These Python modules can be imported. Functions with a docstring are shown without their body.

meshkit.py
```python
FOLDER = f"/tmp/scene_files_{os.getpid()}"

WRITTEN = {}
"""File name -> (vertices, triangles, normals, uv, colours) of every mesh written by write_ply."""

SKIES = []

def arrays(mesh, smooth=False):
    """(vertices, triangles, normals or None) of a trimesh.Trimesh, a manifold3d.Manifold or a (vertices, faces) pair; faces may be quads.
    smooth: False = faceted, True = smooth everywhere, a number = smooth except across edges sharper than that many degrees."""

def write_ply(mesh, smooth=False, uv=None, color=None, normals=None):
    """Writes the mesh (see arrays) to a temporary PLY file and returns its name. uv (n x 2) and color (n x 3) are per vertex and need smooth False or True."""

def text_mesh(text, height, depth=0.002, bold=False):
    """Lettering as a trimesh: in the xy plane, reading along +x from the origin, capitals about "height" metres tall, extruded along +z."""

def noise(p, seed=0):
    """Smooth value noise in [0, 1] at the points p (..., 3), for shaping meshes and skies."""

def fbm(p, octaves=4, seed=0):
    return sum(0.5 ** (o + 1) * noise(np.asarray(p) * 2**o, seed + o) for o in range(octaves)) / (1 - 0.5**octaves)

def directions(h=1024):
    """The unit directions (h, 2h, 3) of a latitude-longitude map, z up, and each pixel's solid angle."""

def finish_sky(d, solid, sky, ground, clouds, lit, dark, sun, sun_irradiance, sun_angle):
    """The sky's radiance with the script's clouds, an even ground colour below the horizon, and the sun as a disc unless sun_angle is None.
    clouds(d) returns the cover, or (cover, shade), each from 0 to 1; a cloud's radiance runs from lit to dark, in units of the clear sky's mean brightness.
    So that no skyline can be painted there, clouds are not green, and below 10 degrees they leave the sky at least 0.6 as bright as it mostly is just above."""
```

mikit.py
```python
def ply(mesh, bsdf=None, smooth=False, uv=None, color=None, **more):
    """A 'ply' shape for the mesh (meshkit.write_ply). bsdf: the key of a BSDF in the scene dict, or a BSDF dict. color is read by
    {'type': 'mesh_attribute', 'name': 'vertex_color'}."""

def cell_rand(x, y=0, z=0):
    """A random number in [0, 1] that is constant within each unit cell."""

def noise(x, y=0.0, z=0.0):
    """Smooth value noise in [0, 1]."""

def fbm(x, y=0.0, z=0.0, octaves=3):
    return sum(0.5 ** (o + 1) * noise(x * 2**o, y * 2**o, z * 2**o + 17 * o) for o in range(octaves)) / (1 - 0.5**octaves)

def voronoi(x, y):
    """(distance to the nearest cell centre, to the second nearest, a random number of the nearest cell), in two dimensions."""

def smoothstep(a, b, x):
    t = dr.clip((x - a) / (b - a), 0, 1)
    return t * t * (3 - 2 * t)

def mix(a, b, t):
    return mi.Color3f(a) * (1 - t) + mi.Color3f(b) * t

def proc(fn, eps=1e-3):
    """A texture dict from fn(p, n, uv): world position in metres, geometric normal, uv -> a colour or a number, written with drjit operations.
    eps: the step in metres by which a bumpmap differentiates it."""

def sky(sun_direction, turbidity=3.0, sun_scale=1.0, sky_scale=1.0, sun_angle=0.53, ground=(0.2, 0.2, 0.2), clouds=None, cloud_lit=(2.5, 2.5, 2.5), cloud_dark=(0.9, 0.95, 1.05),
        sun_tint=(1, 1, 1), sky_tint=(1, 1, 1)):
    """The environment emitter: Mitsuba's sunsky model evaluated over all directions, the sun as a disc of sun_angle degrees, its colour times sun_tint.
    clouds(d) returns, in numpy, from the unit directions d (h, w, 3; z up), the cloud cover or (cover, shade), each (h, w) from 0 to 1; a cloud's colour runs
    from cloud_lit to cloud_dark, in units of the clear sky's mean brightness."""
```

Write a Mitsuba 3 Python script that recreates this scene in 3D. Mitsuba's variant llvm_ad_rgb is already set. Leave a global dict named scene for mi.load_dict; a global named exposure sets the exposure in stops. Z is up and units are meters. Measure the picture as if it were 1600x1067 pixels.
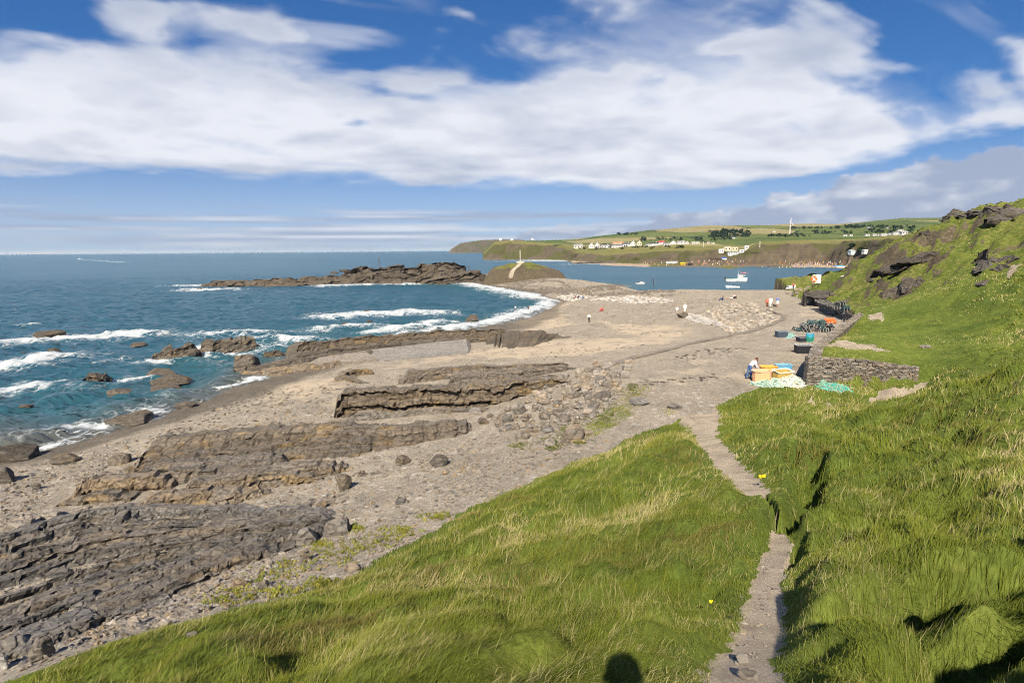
import math, random
import numpy as np, trimesh, shapely, drjit as dr, mitsuba as mi, mikit, manifold3d
from scipy.interpolate import RBFInterpolator
from meshkit import noise as nz, fbm as fb, text_mesh
T = mi.ScalarTransform4f
rng = np.random.default_rng(7)
random.seed(7)

# ---------------------------------------------------------------- camera, sky, exposure
F, CX, CY = 953.0, 800.0, 533.5           # focal length and centre, in pixels of the 1600 px photograph
EYE = np.array([0.0, 0.0, 14.0])          # metres above the sea
PITCH, ROLL = math.radians(8.5), math.radians(0.47)
FW = np.array([0, math.cos(PITCH), -math.sin(PITCH)])
UP0 = np.array([0, math.sin(PITCH), math.cos(PITCH)])
RI = np.array([1.0, 0, 0]) * math.cos(ROLL) - UP0 * math.sin(ROLL)
UP = UP0 * math.cos(ROLL) + np.array([1.0, 0, 0]) * math.sin(ROLL)
exposure = 1.45
SUN = (-0.148, -0.80, 0.581)

def lerp(a, b, t): return a + (b - a) * t
def sst(a, b, x):
    t = np.clip((x - a) / (b - a), 0, 1)
    return t * t * (3 - 2 * t)

def clouds(d):
    x, y, z = d[..., 0], d[..., 1], np.maximum(d[..., 2], 1e-4)
    az, el = np.degrees(np.arctan2(x, y)), np.degrees(np.arcsin(z))
    U, V = x / (z + 0.16), y / (z + 0.16)
    def k(a, b, o, s, wx=0, wy=0): return fb(np.stack([U * a + 40 + wx, V * b + 40 + wy, 0 * U], -1), o, s)
    w1, w2 = 1.6 * (k(1.3, 1.3, 3, 41) - .5), 1.6 * (k(1.3, 1.3, 3, 43) - .5)
    c, q = math.cos(.55), math.sin(.55)
    Ur, Vr = U * c + V * q, -U * q + V * c                        # the wisps run towards the upper right
    fil = fb(np.stack([Ur * 2.0 + w1 + 50, Vr * 6.5 + w2 * 1.6 + 50, 0 * U], -1), 6, 3)
    puff = fb(np.stack([U * 4.2 + w1 + 50, V * 5.2 + w2 + 50, 0 * U], -1), 6, 5)
    big = k(.75, 1.0, 4, 11, w1 * .4, w2 * .4)
    tex = .55 * fil + .45 * puff
    azs = [-180, -60, -40, -20, 0, 12, 24, 31, 35, 40, 60, 180]
    low = np.interp(az, azs, [6, 6, 5.9, 6.0, 5.6, 5.1, 5.2, 6.5, 8.0, 8.1, 8, 6])
    top = np.interp(az, [-180, -60, -40, -36, -28, -22, -17, -12, -6, 2, 10, 16, 22, 27, 31, 35, 40, 60, 180], [17, 17, 15.0, 15.0, 17.6, 19.5, 18.0, 15.0, 18.0, 20.5, 22.0, 22.5, 21.5, 18.5, 14.5, 13.4, 13.2, 13, 17])
    low = low + 2.0 * (fb(np.stack([az * .22, 0 * az, el * .9], -1), 5, 2) - .5)
    top = top + 9 * (tex - .5) + 5 * (big - .5)
    ins = np.minimum((el - low) / .7, (top - el) / 3.2)            # how deep inside the bank
    dens = np.clip(ins * .5 + .12, -.6, 1.0) + 1.5 * (tex - .5) + .9 * (big - .5)
    deep = np.clip(ins / 2.2, 0, 1) * sst(15.5, 10.5, el)
    body = sst(-.08, .80, dens) * np.clip(ins * 3 + .3, 0, 1)
    body = np.maximum(body, deep * np.clip(.88 + .8 * (tex - .45), 0, 1))
    body = body * (1 - .55 * sst(11.5, 17, el + 5 * (fil - .5)) * sst(.62, .40, puff))
    thin = sst(.50, .70, fil) * sst(.42, .60, big) * sst(9, 14, el) * .60
    body = np.clip(np.maximum(body, thin), 0, .97)
    shade = np.clip(.32 + 1.6 * (puff - .5) + 1.2 * (k(1.6, 2.4, 5, 21) - .5) - .18 * sst(6, 9, el) * (1 - sst(12, 15, el)), 0, 1) * .72
    # the grey bank low over the land, its top rising to the right
    btop = np.interp(az, [-180, -30, -6, 2, 12, 22, 30, 36, 42, 60, 120, 180], [0, 0, 0, 1.3, 2.4, 4.2, 5.4, 6.8, 7.4, 7, 3, 0])
    bn = fb(np.stack([az * .42, el * 1.1, 0 * az], -1), 6, 9)
    bank = sst(.22, -.22, el - btop - 3.2 * (bn - .5)) * (btop > .2)
    bsh = np.clip(.92 + 2.2 * (fb(np.stack([az * .34, el * .95, 0 * az + 4], -1), 6, 13) - .50) + .30 * sst(0, -2.2, el - btop), 0, 1)
    # thin level streaks low over the sea
    st = fb(np.stack([az * .09 + 3, el * 2.6, 0 * az], -1), 6, 17)
    streak = sst(.45, .64, st + .12 * sst(3.2, .8, el)) * sst(4.3, 3.0, el) * .78
    ssh = np.clip(.80 + 2.6 * (fb(np.stack([az * .08, el * 3.1, 0 * az + 9], -1), 5, 23) - .5), 0, 1)
    cover, sh = streak, ssh
    sh = np.where(body > cover, shade, sh); cover = np.maximum(cover, body)
    sh = sh * (1 - bank) + bsh * bank; cover = np.maximum(cover, bank * .97)
    veil = .40 * sst(10.5, 1.0, el)                              # the pale air low down
    both = 1 - (1 - cover) * (1 - veil)
    sh = (sh * cover + .06 * veil * (1 - cover)) / np.maximum(both, 1e-6); cover = both
    return cover, np.clip(sh, 0, 1)

scene = {
    'camera': {'type': 'perspective', 'fov': math.degrees(2 * math.atan(800 / F)), 'fov_axis': 'x', 'near_clip': 0.1, 'far_clip': 90000.0,
               'to_world': T().look_at(origin=EYE.tolist(), target=(EYE + FW).tolist(), up=UP.tolist())},
    'sky': mikit.sky(SUN, turbidity=2.2, sun_scale=2.15, sun_tint=(.92, 1.0, 1.15), sky_scale=0.9, clouds=clouds, cloud_lit=(5.0, 5.15, 5.55), cloud_dark=(2.2, 2.6, 3.5), sky_tint=(0.36, 0.71, 1.18)),
}
labels = {}

# ---------------------------------------------------------------- helpers
def ray(px, py):
    px, py = np.asarray(px, float), np.asarray(py, float)
    return FW * F + RI * (px[..., None] - CX) - UP * (py[..., None] - CY)
def P(px, py, z):
    """The point at height z that is seen at a pixel of the photograph (for taking measurements off it)."""
    d = ray(px, py); t = (np.asarray(z, float) - EYE[2]) / d[..., 2]
    return EYE + d * t[..., None]
def Q(px, py, Y):
    d = ray(px, py); t = np.asarray(Y, float) / d[..., 1]
    return EYE + d * t[..., None]

used = {}
def key_of(name):
    n = used.get(name, -1) + 1; used[name] = n
    return name if n == 0 else f'{name}_{n:03d}'
def thing(name, label, cat=None, group=None, kind=None, parent=None):
    k = key_of((parent + '__' if parent else '') + name)
    tag(k, label, cat, group, kind)
    return k
def tag(k, label=None, cat=None, group=None, kind=None):
    d = {a: b for a, b in (('label', label), ('category', cat), ('group', group), ('kind', kind)) if b}
    if d: labels[k] = d
def put(k, shape): scene[k] = shape; return k
def part(parent, name, mesh, col, smooth=40, label=None, kind=None, mat='paint'):
    k = key_of(parent + '__' + name)
    scene[k] = painted(mesh, col, mat)
    if label or kind: tag(k, label, None, None, kind)
    return k
def arr(mesh):
    if hasattr(mesh, 'to_mesh'):
        m = mesh.to_mesh(); return np.array(m.vert_properties[:, :3]), np.array(m.tri_verts)
    if isinstance(mesh, tuple): return np.asarray(mesh[0], float), np.asarray(mesh[1])
    return np.array(mesh.vertices), np.array(mesh.faces)
def painted(mesh, col, mat='paint', smooth=False):
    v, f = arr(mesh)
    return mikit.ply((v, f), mat, smooth=smooth, color=np.tile(np.asarray(col, float), (len(v), 1)))
def rocky(mesh, warm, bright, smooth=False, mat='rock'):
    v, f = arr(mesh)
    uv = np.stack([np.broadcast_to(warm, len(v)), np.broadcast_to(bright, len(v))], 1)
    return mikit.ply((v, f), mat, smooth=smooth, uv=uv)
def cat(ms):
    vs, fs, n = [], [], 0
    for m in ms:
        v, f = arr(m); vs.append(v); fs.append(f + n); n += len(v)
    return np.vstack(vs), np.vstack(fs)
def box(sx, sy, sz, at=(0, 0, 0), bev=0.0):
    if bev:
        h = np.array([sx, sy, sz]) / 2 
        pts = [np.array([i, j, k]) * (h - bev * np.array(e)) for i in (-1, 1) for j in (-1, 1) for k in (-1, 1) for e in ((0, 1, 1), (1, 0, 1), (1, 1, 0))]
        m = trimesh.convex.convex_hull(np.array(pts))
    else: m = trimesh.creation.box((sx, sy, sz))
    m.apply_translation(at); return m
def xf(mesh, at=(0, 0, 0), rz=0.0, s=1.0, rx=0.0, ry=0.0):
    v, f = arr(mesh); v = v * s
    for a, (i, j) in ((rx, (1, 2)), (ry, (2, 0)), (rz, (0, 1))):
        if a:
            c, q = math.cos(a), math.sin(a); w = v.copy()
            w[:, i], w[:, j] = c * v[:, i] - q * v[:, j], q * v[:, i] + c * v[:, j]; v = w
    return v + np.asarray(at, float), f
def tube(pts, rad, sides=6, closed=False):
    p = np.asarray(pts, float); n = len(p)
    t = np.gradient(p, axis=0) if not closed else np.roll(p, -1, 0) - np.roll(p, 1, 0)
    t /= np.linalg.norm(t, axis=1, keepdims=True) + 1e-12
    a = np.cross(t, np.where(np.abs(t[:, 2:]) < .9, [0, 0, 1.], [1., 0, 0])); a /= np.linalg.norm(a, axis=1, keepdims=True) + 1e-12
    b = np.cross(t, a); g = np.arange(sides) * 2 * np.pi / sides
    v = (p[:, None] + np.broadcast_to(rad, (n,))[:, None, None] * (np.cos(g)[None, :, None] * a[:, None] + np.sin(g)[None, :, None] * b[:, None])).reshape(-1, 3)
    m = n if closed else n - 1
    i, j = np.meshgrid(np.arange(m), np.arange(sides), indexing='ij'); i2, j2 = (i + 1) % n, (j + 1) % sides
    q = np.stack([i * sides + j, i * sides + j2, i2 * sides + j2, i2 * sides + j], -1).reshape(-1, 4)
    f = np.vstack([q[:, [0, 2, 1]], q[:, [0, 3, 2]]])
    if not closed:
        c = len(v); v = np.vstack([v, p[0], p[-1]]); k = np.arange(sides)
        f = np.vstack([f, np.stack([k * 0 + c, k, (k + 1) % sides], 1), np.stack([k * 0 + c + 1, (n - 1) * sides + (k + 1) % sides, (n - 1) * sides + k], 1)])
    return v, f
def grid_faces(n, m):
    i, j = np.meshgrid(np.arange(n - 1), np.arange(m - 1), indexing='ij')
    q = np.stack([i * m + j, i * m + j + 1, (i + 1) * m + j + 1, (i + 1) * m + j], -1).reshape(-1, 4)
    return np.vstack([q[:, [0, 2, 1]], q[:, [0, 3, 2]]])
def compact(v, f, *more):
    k = np.unique(f); r = np.full(len(v), -1); r[k] = np.arange(len(k))
    return (v[k], r[f], *[m[k] for m in more])
N2 = lambda x, y, s, o=4, seed=0: fb(np.stack([np.asarray(x, float) * s + 300, np.asarray(y, float) * s + 300, 0 * np.asarray(x, float)], -1), o, seed)
# ---------------------------------------------------------------- materials
C3, M, S, NO, FBM, VOR = mi.Color3f, mikit.mix, mikit.smoothstep, mikit.noise, mikit.fbm, mikit.voronoi
def rock_color(p, n, uv):
    t = p.z * .93 + p.y * .34 - p.x * .06
    lay = NO(p.x * .35, p.y * .35, t * 7.0) * .6 + NO(p.x * 1.1 + 9, p.y * 1.1, t * 24) * .4
    g = FBM(p.x * 2.3, p.y * 2.3, p.z * 2.3, 4)
    fine = FBM(p.x * 13, p.y * 13, p.z * 13, 3)
    c = M((.205, .198, .188), (.225, .172, .112), dr.clip(uv.x + .5 * (g - .5) + .35 * (lay - .5), 0, 1))
    c = M(c, (.40, .27, .10), S(.60, .74, FBM(p.x * .9 + 40, p.y * .9, p.z * 1.7, 3)) * .7 * uv.x)
    c = M(c, (.36, .34, .30), S(.62, .8, fine) * .5)
    crk = S(.0, .10, dr.abs(FBM(p.x * 3.1 + 7, p.y * 3.1, p.z * 4.5, 3) - .5))
    return c * (.23 + 1.22 * uv.y) * (.48 + .62 * lay + .34 * fine) * (.62 + .38 * crk)
def rock_bump(p, n, uv):
    t = p.z * .93 + p.y * .34
    return .45 * FBM(p.x * 5, p.y * 5, p.z * 5, 4) + .4 * NO(p.x * .8, p.y * .8, t * 15) + .35 * S(.0, .09, dr.abs(FBM(p.x * 3.1 + 7, p.y * 3.1, p.z * 4.5, 3) - .5))
scene['rock'] = {'type': 'twosided', 'b': {'type': 'bumpmap', 'a': mikit.proc(rock_bump, 4e-3), 'scale': .16, 'b': {'type': 'principled', 'base_color': mikit.proc(rock_color), 'roughness': .85, 'specular': .25}}}

def shingle(p):
    d1, d2, r = VOR(p.x * 7, p.y * 7)
    e1, e2, r2 = VOR(p.x * 2.6 + 50, p.y * 2.6)
    return d1, d2, r, e1, e2, r2
def beach_color(p, n, uv):
    """uv.x: 0 shingle, 1 sand; uv.y: 0 dry, 1 wet."""
    d1, d2, r, e1, e2, r2 = shingle(p)
    big = FBM(p.x * .10, p.y * .10, 0, 4); mid = FBM(p.x * .8, p.y * .8, 3, 4); hi = FBM(p.x * 22, p.y * 22, 5, 2)
    peb = M((.215, .192, .155), (.365, .33, .272), r)
    peb = M(peb, (.29, .215, .145), S(.88, .93, r) * .7)
    peb = M(peb, (.46, .44, .40), S(.90, .97, r2) * S(.45, .3, e1) * .7)
    peb = peb * .86 * (.58 + .54 * S(.0, .22, d2 - d1)) * (.72 + .55 * mid)
    sand = M((.285, .240, .178), (.345, .295, .222), big) * (.8 + .3 * mid + .14 * hi)
    s = S(.32, .68, uv.x + .75 * (mid - .5) + .5 * (big - .5))
    c = M(peb, sand, s)
    return c * (1 - .55 * S(.2, .8, uv.y + .4 * (mid - .5)))
def beach_bump(p, n, uv):
    d1, d2, r, e1, e2, r2 = shingle(p)
    s = 1 - S(.3, .7, uv.x)
    return (S(.5, .0, d1) * .035 * (.4 + r) + S(.45, .0, e1) * .05 * S(.5, .9, r2)) * s + .05 * FBM(p.x * 3, p.y * 3, 0, 3)
scene['beach_ground'] = {'type': 'twosided', 'b': {'type': 'bumpmap', 'a': mikit.proc(beach_bump, 6e-3), 'scale': 1.0, 'b': {'type': 'principled', 'base_color': mikit.proc(beach_color), 'roughness': .85, 'specular': .25}}}

def turf_color(p, n, uv):
    """uv.x: bare earth or rock showing through, uv.y: dryness."""
    a, b = FBM(p.x * .35, p.y * .35, 0, 4), FBM(p.x * 3.2, p.y * 3.2, p.z * 3.2, 4)
    c = M((.050, .082, .016), (.130, .160, .030), a)
    c = M(c, (.17, .155, .055), S(.45, .8, b * .6 + uv.y * .6))
    hf = FBM(p.x * 26 + .6 * p.y, p.y * 17, p.z * 9, 3)
    c = c * (.45 + 1.15 * hf)
    rk = M((.045, .038, .028), (.15, .125, .085), b)
    return M(c, rk, S(.4, .6, uv.x + .35 * (b - .5))) * (.6 + .7 * b)
scene['turf'] = {'type': 'twosided', 'b': {'type': 'principled', 'base_color': mikit.proc(turf_color), 'roughness': .95, 'specular': .1}}
def path_color(p, n, uv):
    d1, d2, r = VOR(p.x * 75, p.y * 75)
    mid = FBM(p.x * 2.2, p.y * 2.2, 7, 4)
    e1, e2, r2 = VOR(p.x * 19, p.y * 19)
    c = M((.225, .188, .14), (.36, .31, .24), r) * (.75 + .3 * S(0, .2, d2 - d1)) * (.55 + .85 * mid)
    c = M(c, (.40, .37, .33), S(.32, .22, e1) * S(.6, .7, r2) * .7)
    return c
def path_bump(p, n, uv):
    d1, d2, r = VOR(p.x * 75, p.y * 75)
    e1, e2, r2 = VOR(p.x * 19, p.y * 19)
    return S(.5, .0, d1) * .006 * r + S(.34, .1, e1) * S(.6, .7, r2) * .012 + .04 * FBM(p.x * 4, p.y * 4, 0, 3)
scene['path_ground'] = {'type': 'twosided', 'b': {'type': 'bumpmap', 'a': mikit.proc(path_bump, 3e-3), 'scale': 1.0, 'b': {'type': 'principled', 'base_color': mikit.proc(path_color), 'roughness': .9, 'specular': .2}}}

def blade_color(p, n, uv):
    """uv.x: a random number of the blade, uv.y: how far up it."""
    a = FBM(p.x * .16, p.y * .16, 1, 3); b = FBM(p.x * .55 + 8, p.y * .55, 4, 3); c0 = FBM(p.x * 1.7, p.y * 1.7, 9, 2)
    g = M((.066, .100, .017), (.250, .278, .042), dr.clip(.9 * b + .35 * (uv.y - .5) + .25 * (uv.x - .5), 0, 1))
    g = M(g, (.26, .255, .050), S(.46, .64, a) * .6)
    g = M(g, (.125, .130, .032), S(58, 85, p.y) * S(.35, .65, b) * .8)
    g = M(g, (.175, .135, .050), S(.56, .72, FBM(p.x * .33 + 30, p.y * .5, 2, 4)) * .65 * S(.25, .7, uv.y + .3 * uv.x))
    straw = M((.36, .31, .13), (.52, .45, .25), uv.x)
    dry = S(.60, .94, .55 * uv.x + .40 * c0 + .40 * S(.4, .7, b * .5 + a * .5) + .22 * uv.y - .12)
    return M(g, straw, dry * .85)
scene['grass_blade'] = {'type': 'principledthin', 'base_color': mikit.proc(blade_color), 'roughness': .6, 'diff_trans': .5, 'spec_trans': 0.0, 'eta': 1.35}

def sea_color(p, n, uv):
    """uv.x: shallowness."""
    a = FBM(p.x * .012, p.y * .02, 0, 3); b = FBM(p.x * .15, p.y * .3, 2, 3)
    c = M((.015, .058, .094), (.030, .094, .130), .6 * a + .4 * b)
    c = M(c, (.022, .085, .092), S(.35, .8, uv.x) * .5)
    return M(c, (.11, .09, .062), S(.78, 1.0, uv.x) * .75)
def sea_bump(p, n, uv):
    q = p.x * .30 + p.y
    return .62 * FBM(p.x * .42 + .1 * p.y, q * .95, 0, 4) + .18 * FBM(p.x * 1.5, q * 2.6, 3, 3)
def foam_color(p, n, uv):
    return M((.42, .50, .54), (.76, .78, .78), FBM(p.x * 1.3, p.y * 1.3, 0, 4))
def foam_cover(p, n, uv):
    """uv.y: how much surf there is; the froth breaks into lace at its edges."""
    l = .6 * FBM(p.x * .55, p.y * .50, 0, 3) + .4 * FBM(p.x * 2.4, p.y * 2.0, 5, 4)
    lace = dr.abs(FBM(p.x * 1.1 + 3, p.y * .9, 8, 4) - .5)
    return dr.clip(S(.04, .50, uv.y - 1.25 * (l - .24)) * .95 + S(.06, .0, lace) * S(.12, .5, uv.y) * .7, 0, 1)
scene['sea_water'] = {'type': 'twosided', 'b': {'type': 'blendbsdf', 'weight': mikit.proc(foam_cover),
    'w': {'type': 'bumpmap', 'a': mikit.proc(sea_bump, .03), 'scale': 1.0, 'b': {'type': 'principled', 'base_color': mikit.proc(sea_color), 'roughness': .13, 'specular': .5}},
    'f': {'type': 'diffuse', 'reflectance': mikit.proc(foam_color)}}}

def far_color(p, n, uv):
    """uv.x: 0 fields, 1 cliff, 2 sand, uv.y: a field's own tone."""
    b = FBM(p.x * .035, p.y * .035, p.z * .06, 4); h = FBM(p.x * .3, p.y * .3, p.z * .3, 3)
    c1, c2, r = VOR(p.x * .0052 + .0011 * p.y + 9, p.y * .0026)
    f = M((.045, .075, .022), (.105, .125, .040), cell3(r, 1))
    f = M(f, (.22, .19, .10), S(.62, .66, cell3(r, 2)) * .8)
    f = M(f, (.135, .130, .045), S(.5, .72, uv.y) * .8)
    f = M(f, (.030, .045, .020), S(.045, .022, c2 - c1) * S(700, 950, p.y))
    cl = M((.045, .040, .033), (.150, .122, .080), dr.clip(h * .75 + .35 * NO(p.x * .05, p.y * .05, p.z * 1.1), 0, 1))
    cl = M(cl, (.075, .080, .028), S(.46, .58, b) * .85)
    cl = M(cl, (.025, .02, .016), S(.60, .75, FBM(p.x * .06, p.y * .06, p.z * .2 + 5, 4)) * .8)
    f = f * (.60 + .42 * h)
    c = M(f, cl, S(.35, .65, uv.x))
    return M(c, M((.14, .115, .09), (.29, .235, .175), h), S(1.4, 1.7, uv.x))
def cell3(r, k): return NO(r * 911 + k * 77.3, k * 13.1, 0)
scene['far_land'] = {'type': 'twosided', 'b': {'type': 'principled', 'base_color': mikit.proc(far_color), 'roughness': .95, 'specular': .1}}
VC = {'type': 'mesh_attribute', 'name': 'vertex_color'}
scene['paint'] = {'type': 'twosided', 'b': {'type': 'principled', 'base_color': VC, 'roughness': .5, 'specular': .4}}
scene['cloth'] = {'type': 'twosided', 'b': {'type': 'principled', 'base_color': VC, 'roughness': .9, 'specular': .15}}
scene['leaf'] = {'type': 'principledthin', 'base_color': VC, 'roughness': .6, 'diff_trans': .5, 'spec_trans': 0.0, 'eta': 1.35}
scene['plain_glass'] = {'type': 'twosided', 'b': {'type': 'principled', 'base_color': {'type': 'rgb', 'value': (.03, .04, .05)}, 'roughness': .1, 'specular': .8}}
# ---------------------------------------------------------------- the lie of the land
def ctrl(rows):
    out = []
    for r in rows:
        if len(r) == 3: out.append(P(*r))
        elif r[2] == 'd': out.append(Q(r[0], r[1], r[3]))
        else: out.append(np.array([r[1] * (r[0] - CX) / F * 1.0, r[1], r[3]]))     # (column, depth, 'z', z)
    return np.array(out)
def surface(rows, smoothing):
    c = ctrl(rows)
    u = lambda x, y: np.stack([np.arctan2(x, y + 3), np.log(np.hypot(x, y + 3) + .5)], -1)
    f = RBFInterpolator(u(c[:, 0], c[:, 1]), c[:, 2], kernel='thin_plate_spline', smoothing=smoothing)
    return lambda x, y: f(u(x.ravel(), y.ravel())).reshape(x.shape)
BEACH = [(0, 700, 0), (100, 690, 0), (200, 662, 0), (330, 622, 0), (400, 592, 0), (500, 556, 0.0), (620, 534, -.1), (740, 512, 0), (800, 500, 0), (865, 472, 0), (838, 461, 0), (780, 451, 0), (730, 441, 0),
    (0, 600, -1), (200, 560, -1.2), (400, 520, -1.2), (600, 480, -1.5), (700, 460, -1), (0, 450, -2.5), (400, 425, -3), (690, 402, -3), (-200, 600, -1), (-200, 700, .2), (-200, 900, 2.5), (-100, 1067, 4),
    (300, 680, 1.6), (500, 600, 1.2), (600, 572, 1.1), (680, 560, 1.0), (400, 640, 1.3), (500, 660, 1.9), (150, 725, 1.1), (0, 760, 1.2), (0, 900, 2.4), (0, 1020, 4.2), (200, 900, 3.0), (200, 975, 4.8), (300, 940, 4.8),
    (400, 850, 3.5), (500, 780, 3.2), (650, 720, 3.4), (800, 730, 4.5), (600, 820, 4.7), (530, 908, 5.8), (20, 1060, 6.3), (700, 808, 5.4), (900, 718, 5.0), (1060, 648, 5.0), (760, 650, 2.7), (850, 680, 4.2), (950, 640, 4.8),
    (1000, 640, 4.9), (940, 578, 4.3), (1000, 600, 5), (1100, 560, 5), (1200, 600, 5), (1200, 520, 4.9), (1100, 540, 4.8), (1207, 481, 4.7), (1260, 540, 5), (1150, 620, 5), (1300, 600, 5), (1330, 500, 4.9), (1280, 470, 4.8),
    (900, 560, 2.2), (900, 530, 1.6), (1000, 520, 2.2), (1050, 500, 2.7), (1080, 522, 3.3), (1130, 516, 3.9), (850, 530, 1.2), (800, 530, .9), (920, 500, 1.3), (870, 490, .5), (900, 475, 1.1), (960, 480, 2.2), (950, 466, 2.9),
    (760, 428, 3.0), (870, 432, 3.7), (960, 443, 4.0), (1060, 452, 4.3), (1140, 455, 4.5), (1200, 456, 4.5), (1240, 452, 4.3), (1270, 446, 3.6), (1130, 470, 4.5), (1050, 470, 3.9),
    (760, 345, 'z', -1.2), (870, 264, 'z', -1), (960, 208, 'z', -1), (1060, 175, 'z', -1), (1140, 168, 'z', -1), (1200, 165, 'z', -1), (1260, 160, 'z', -.8), (1310, 150, 'z', .3), (1300, 190, 'z', -2), (1100, 260, 'z', -3), (900, 360, 'z', -3), (1350, 130, 'z', 1.5)]
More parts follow.
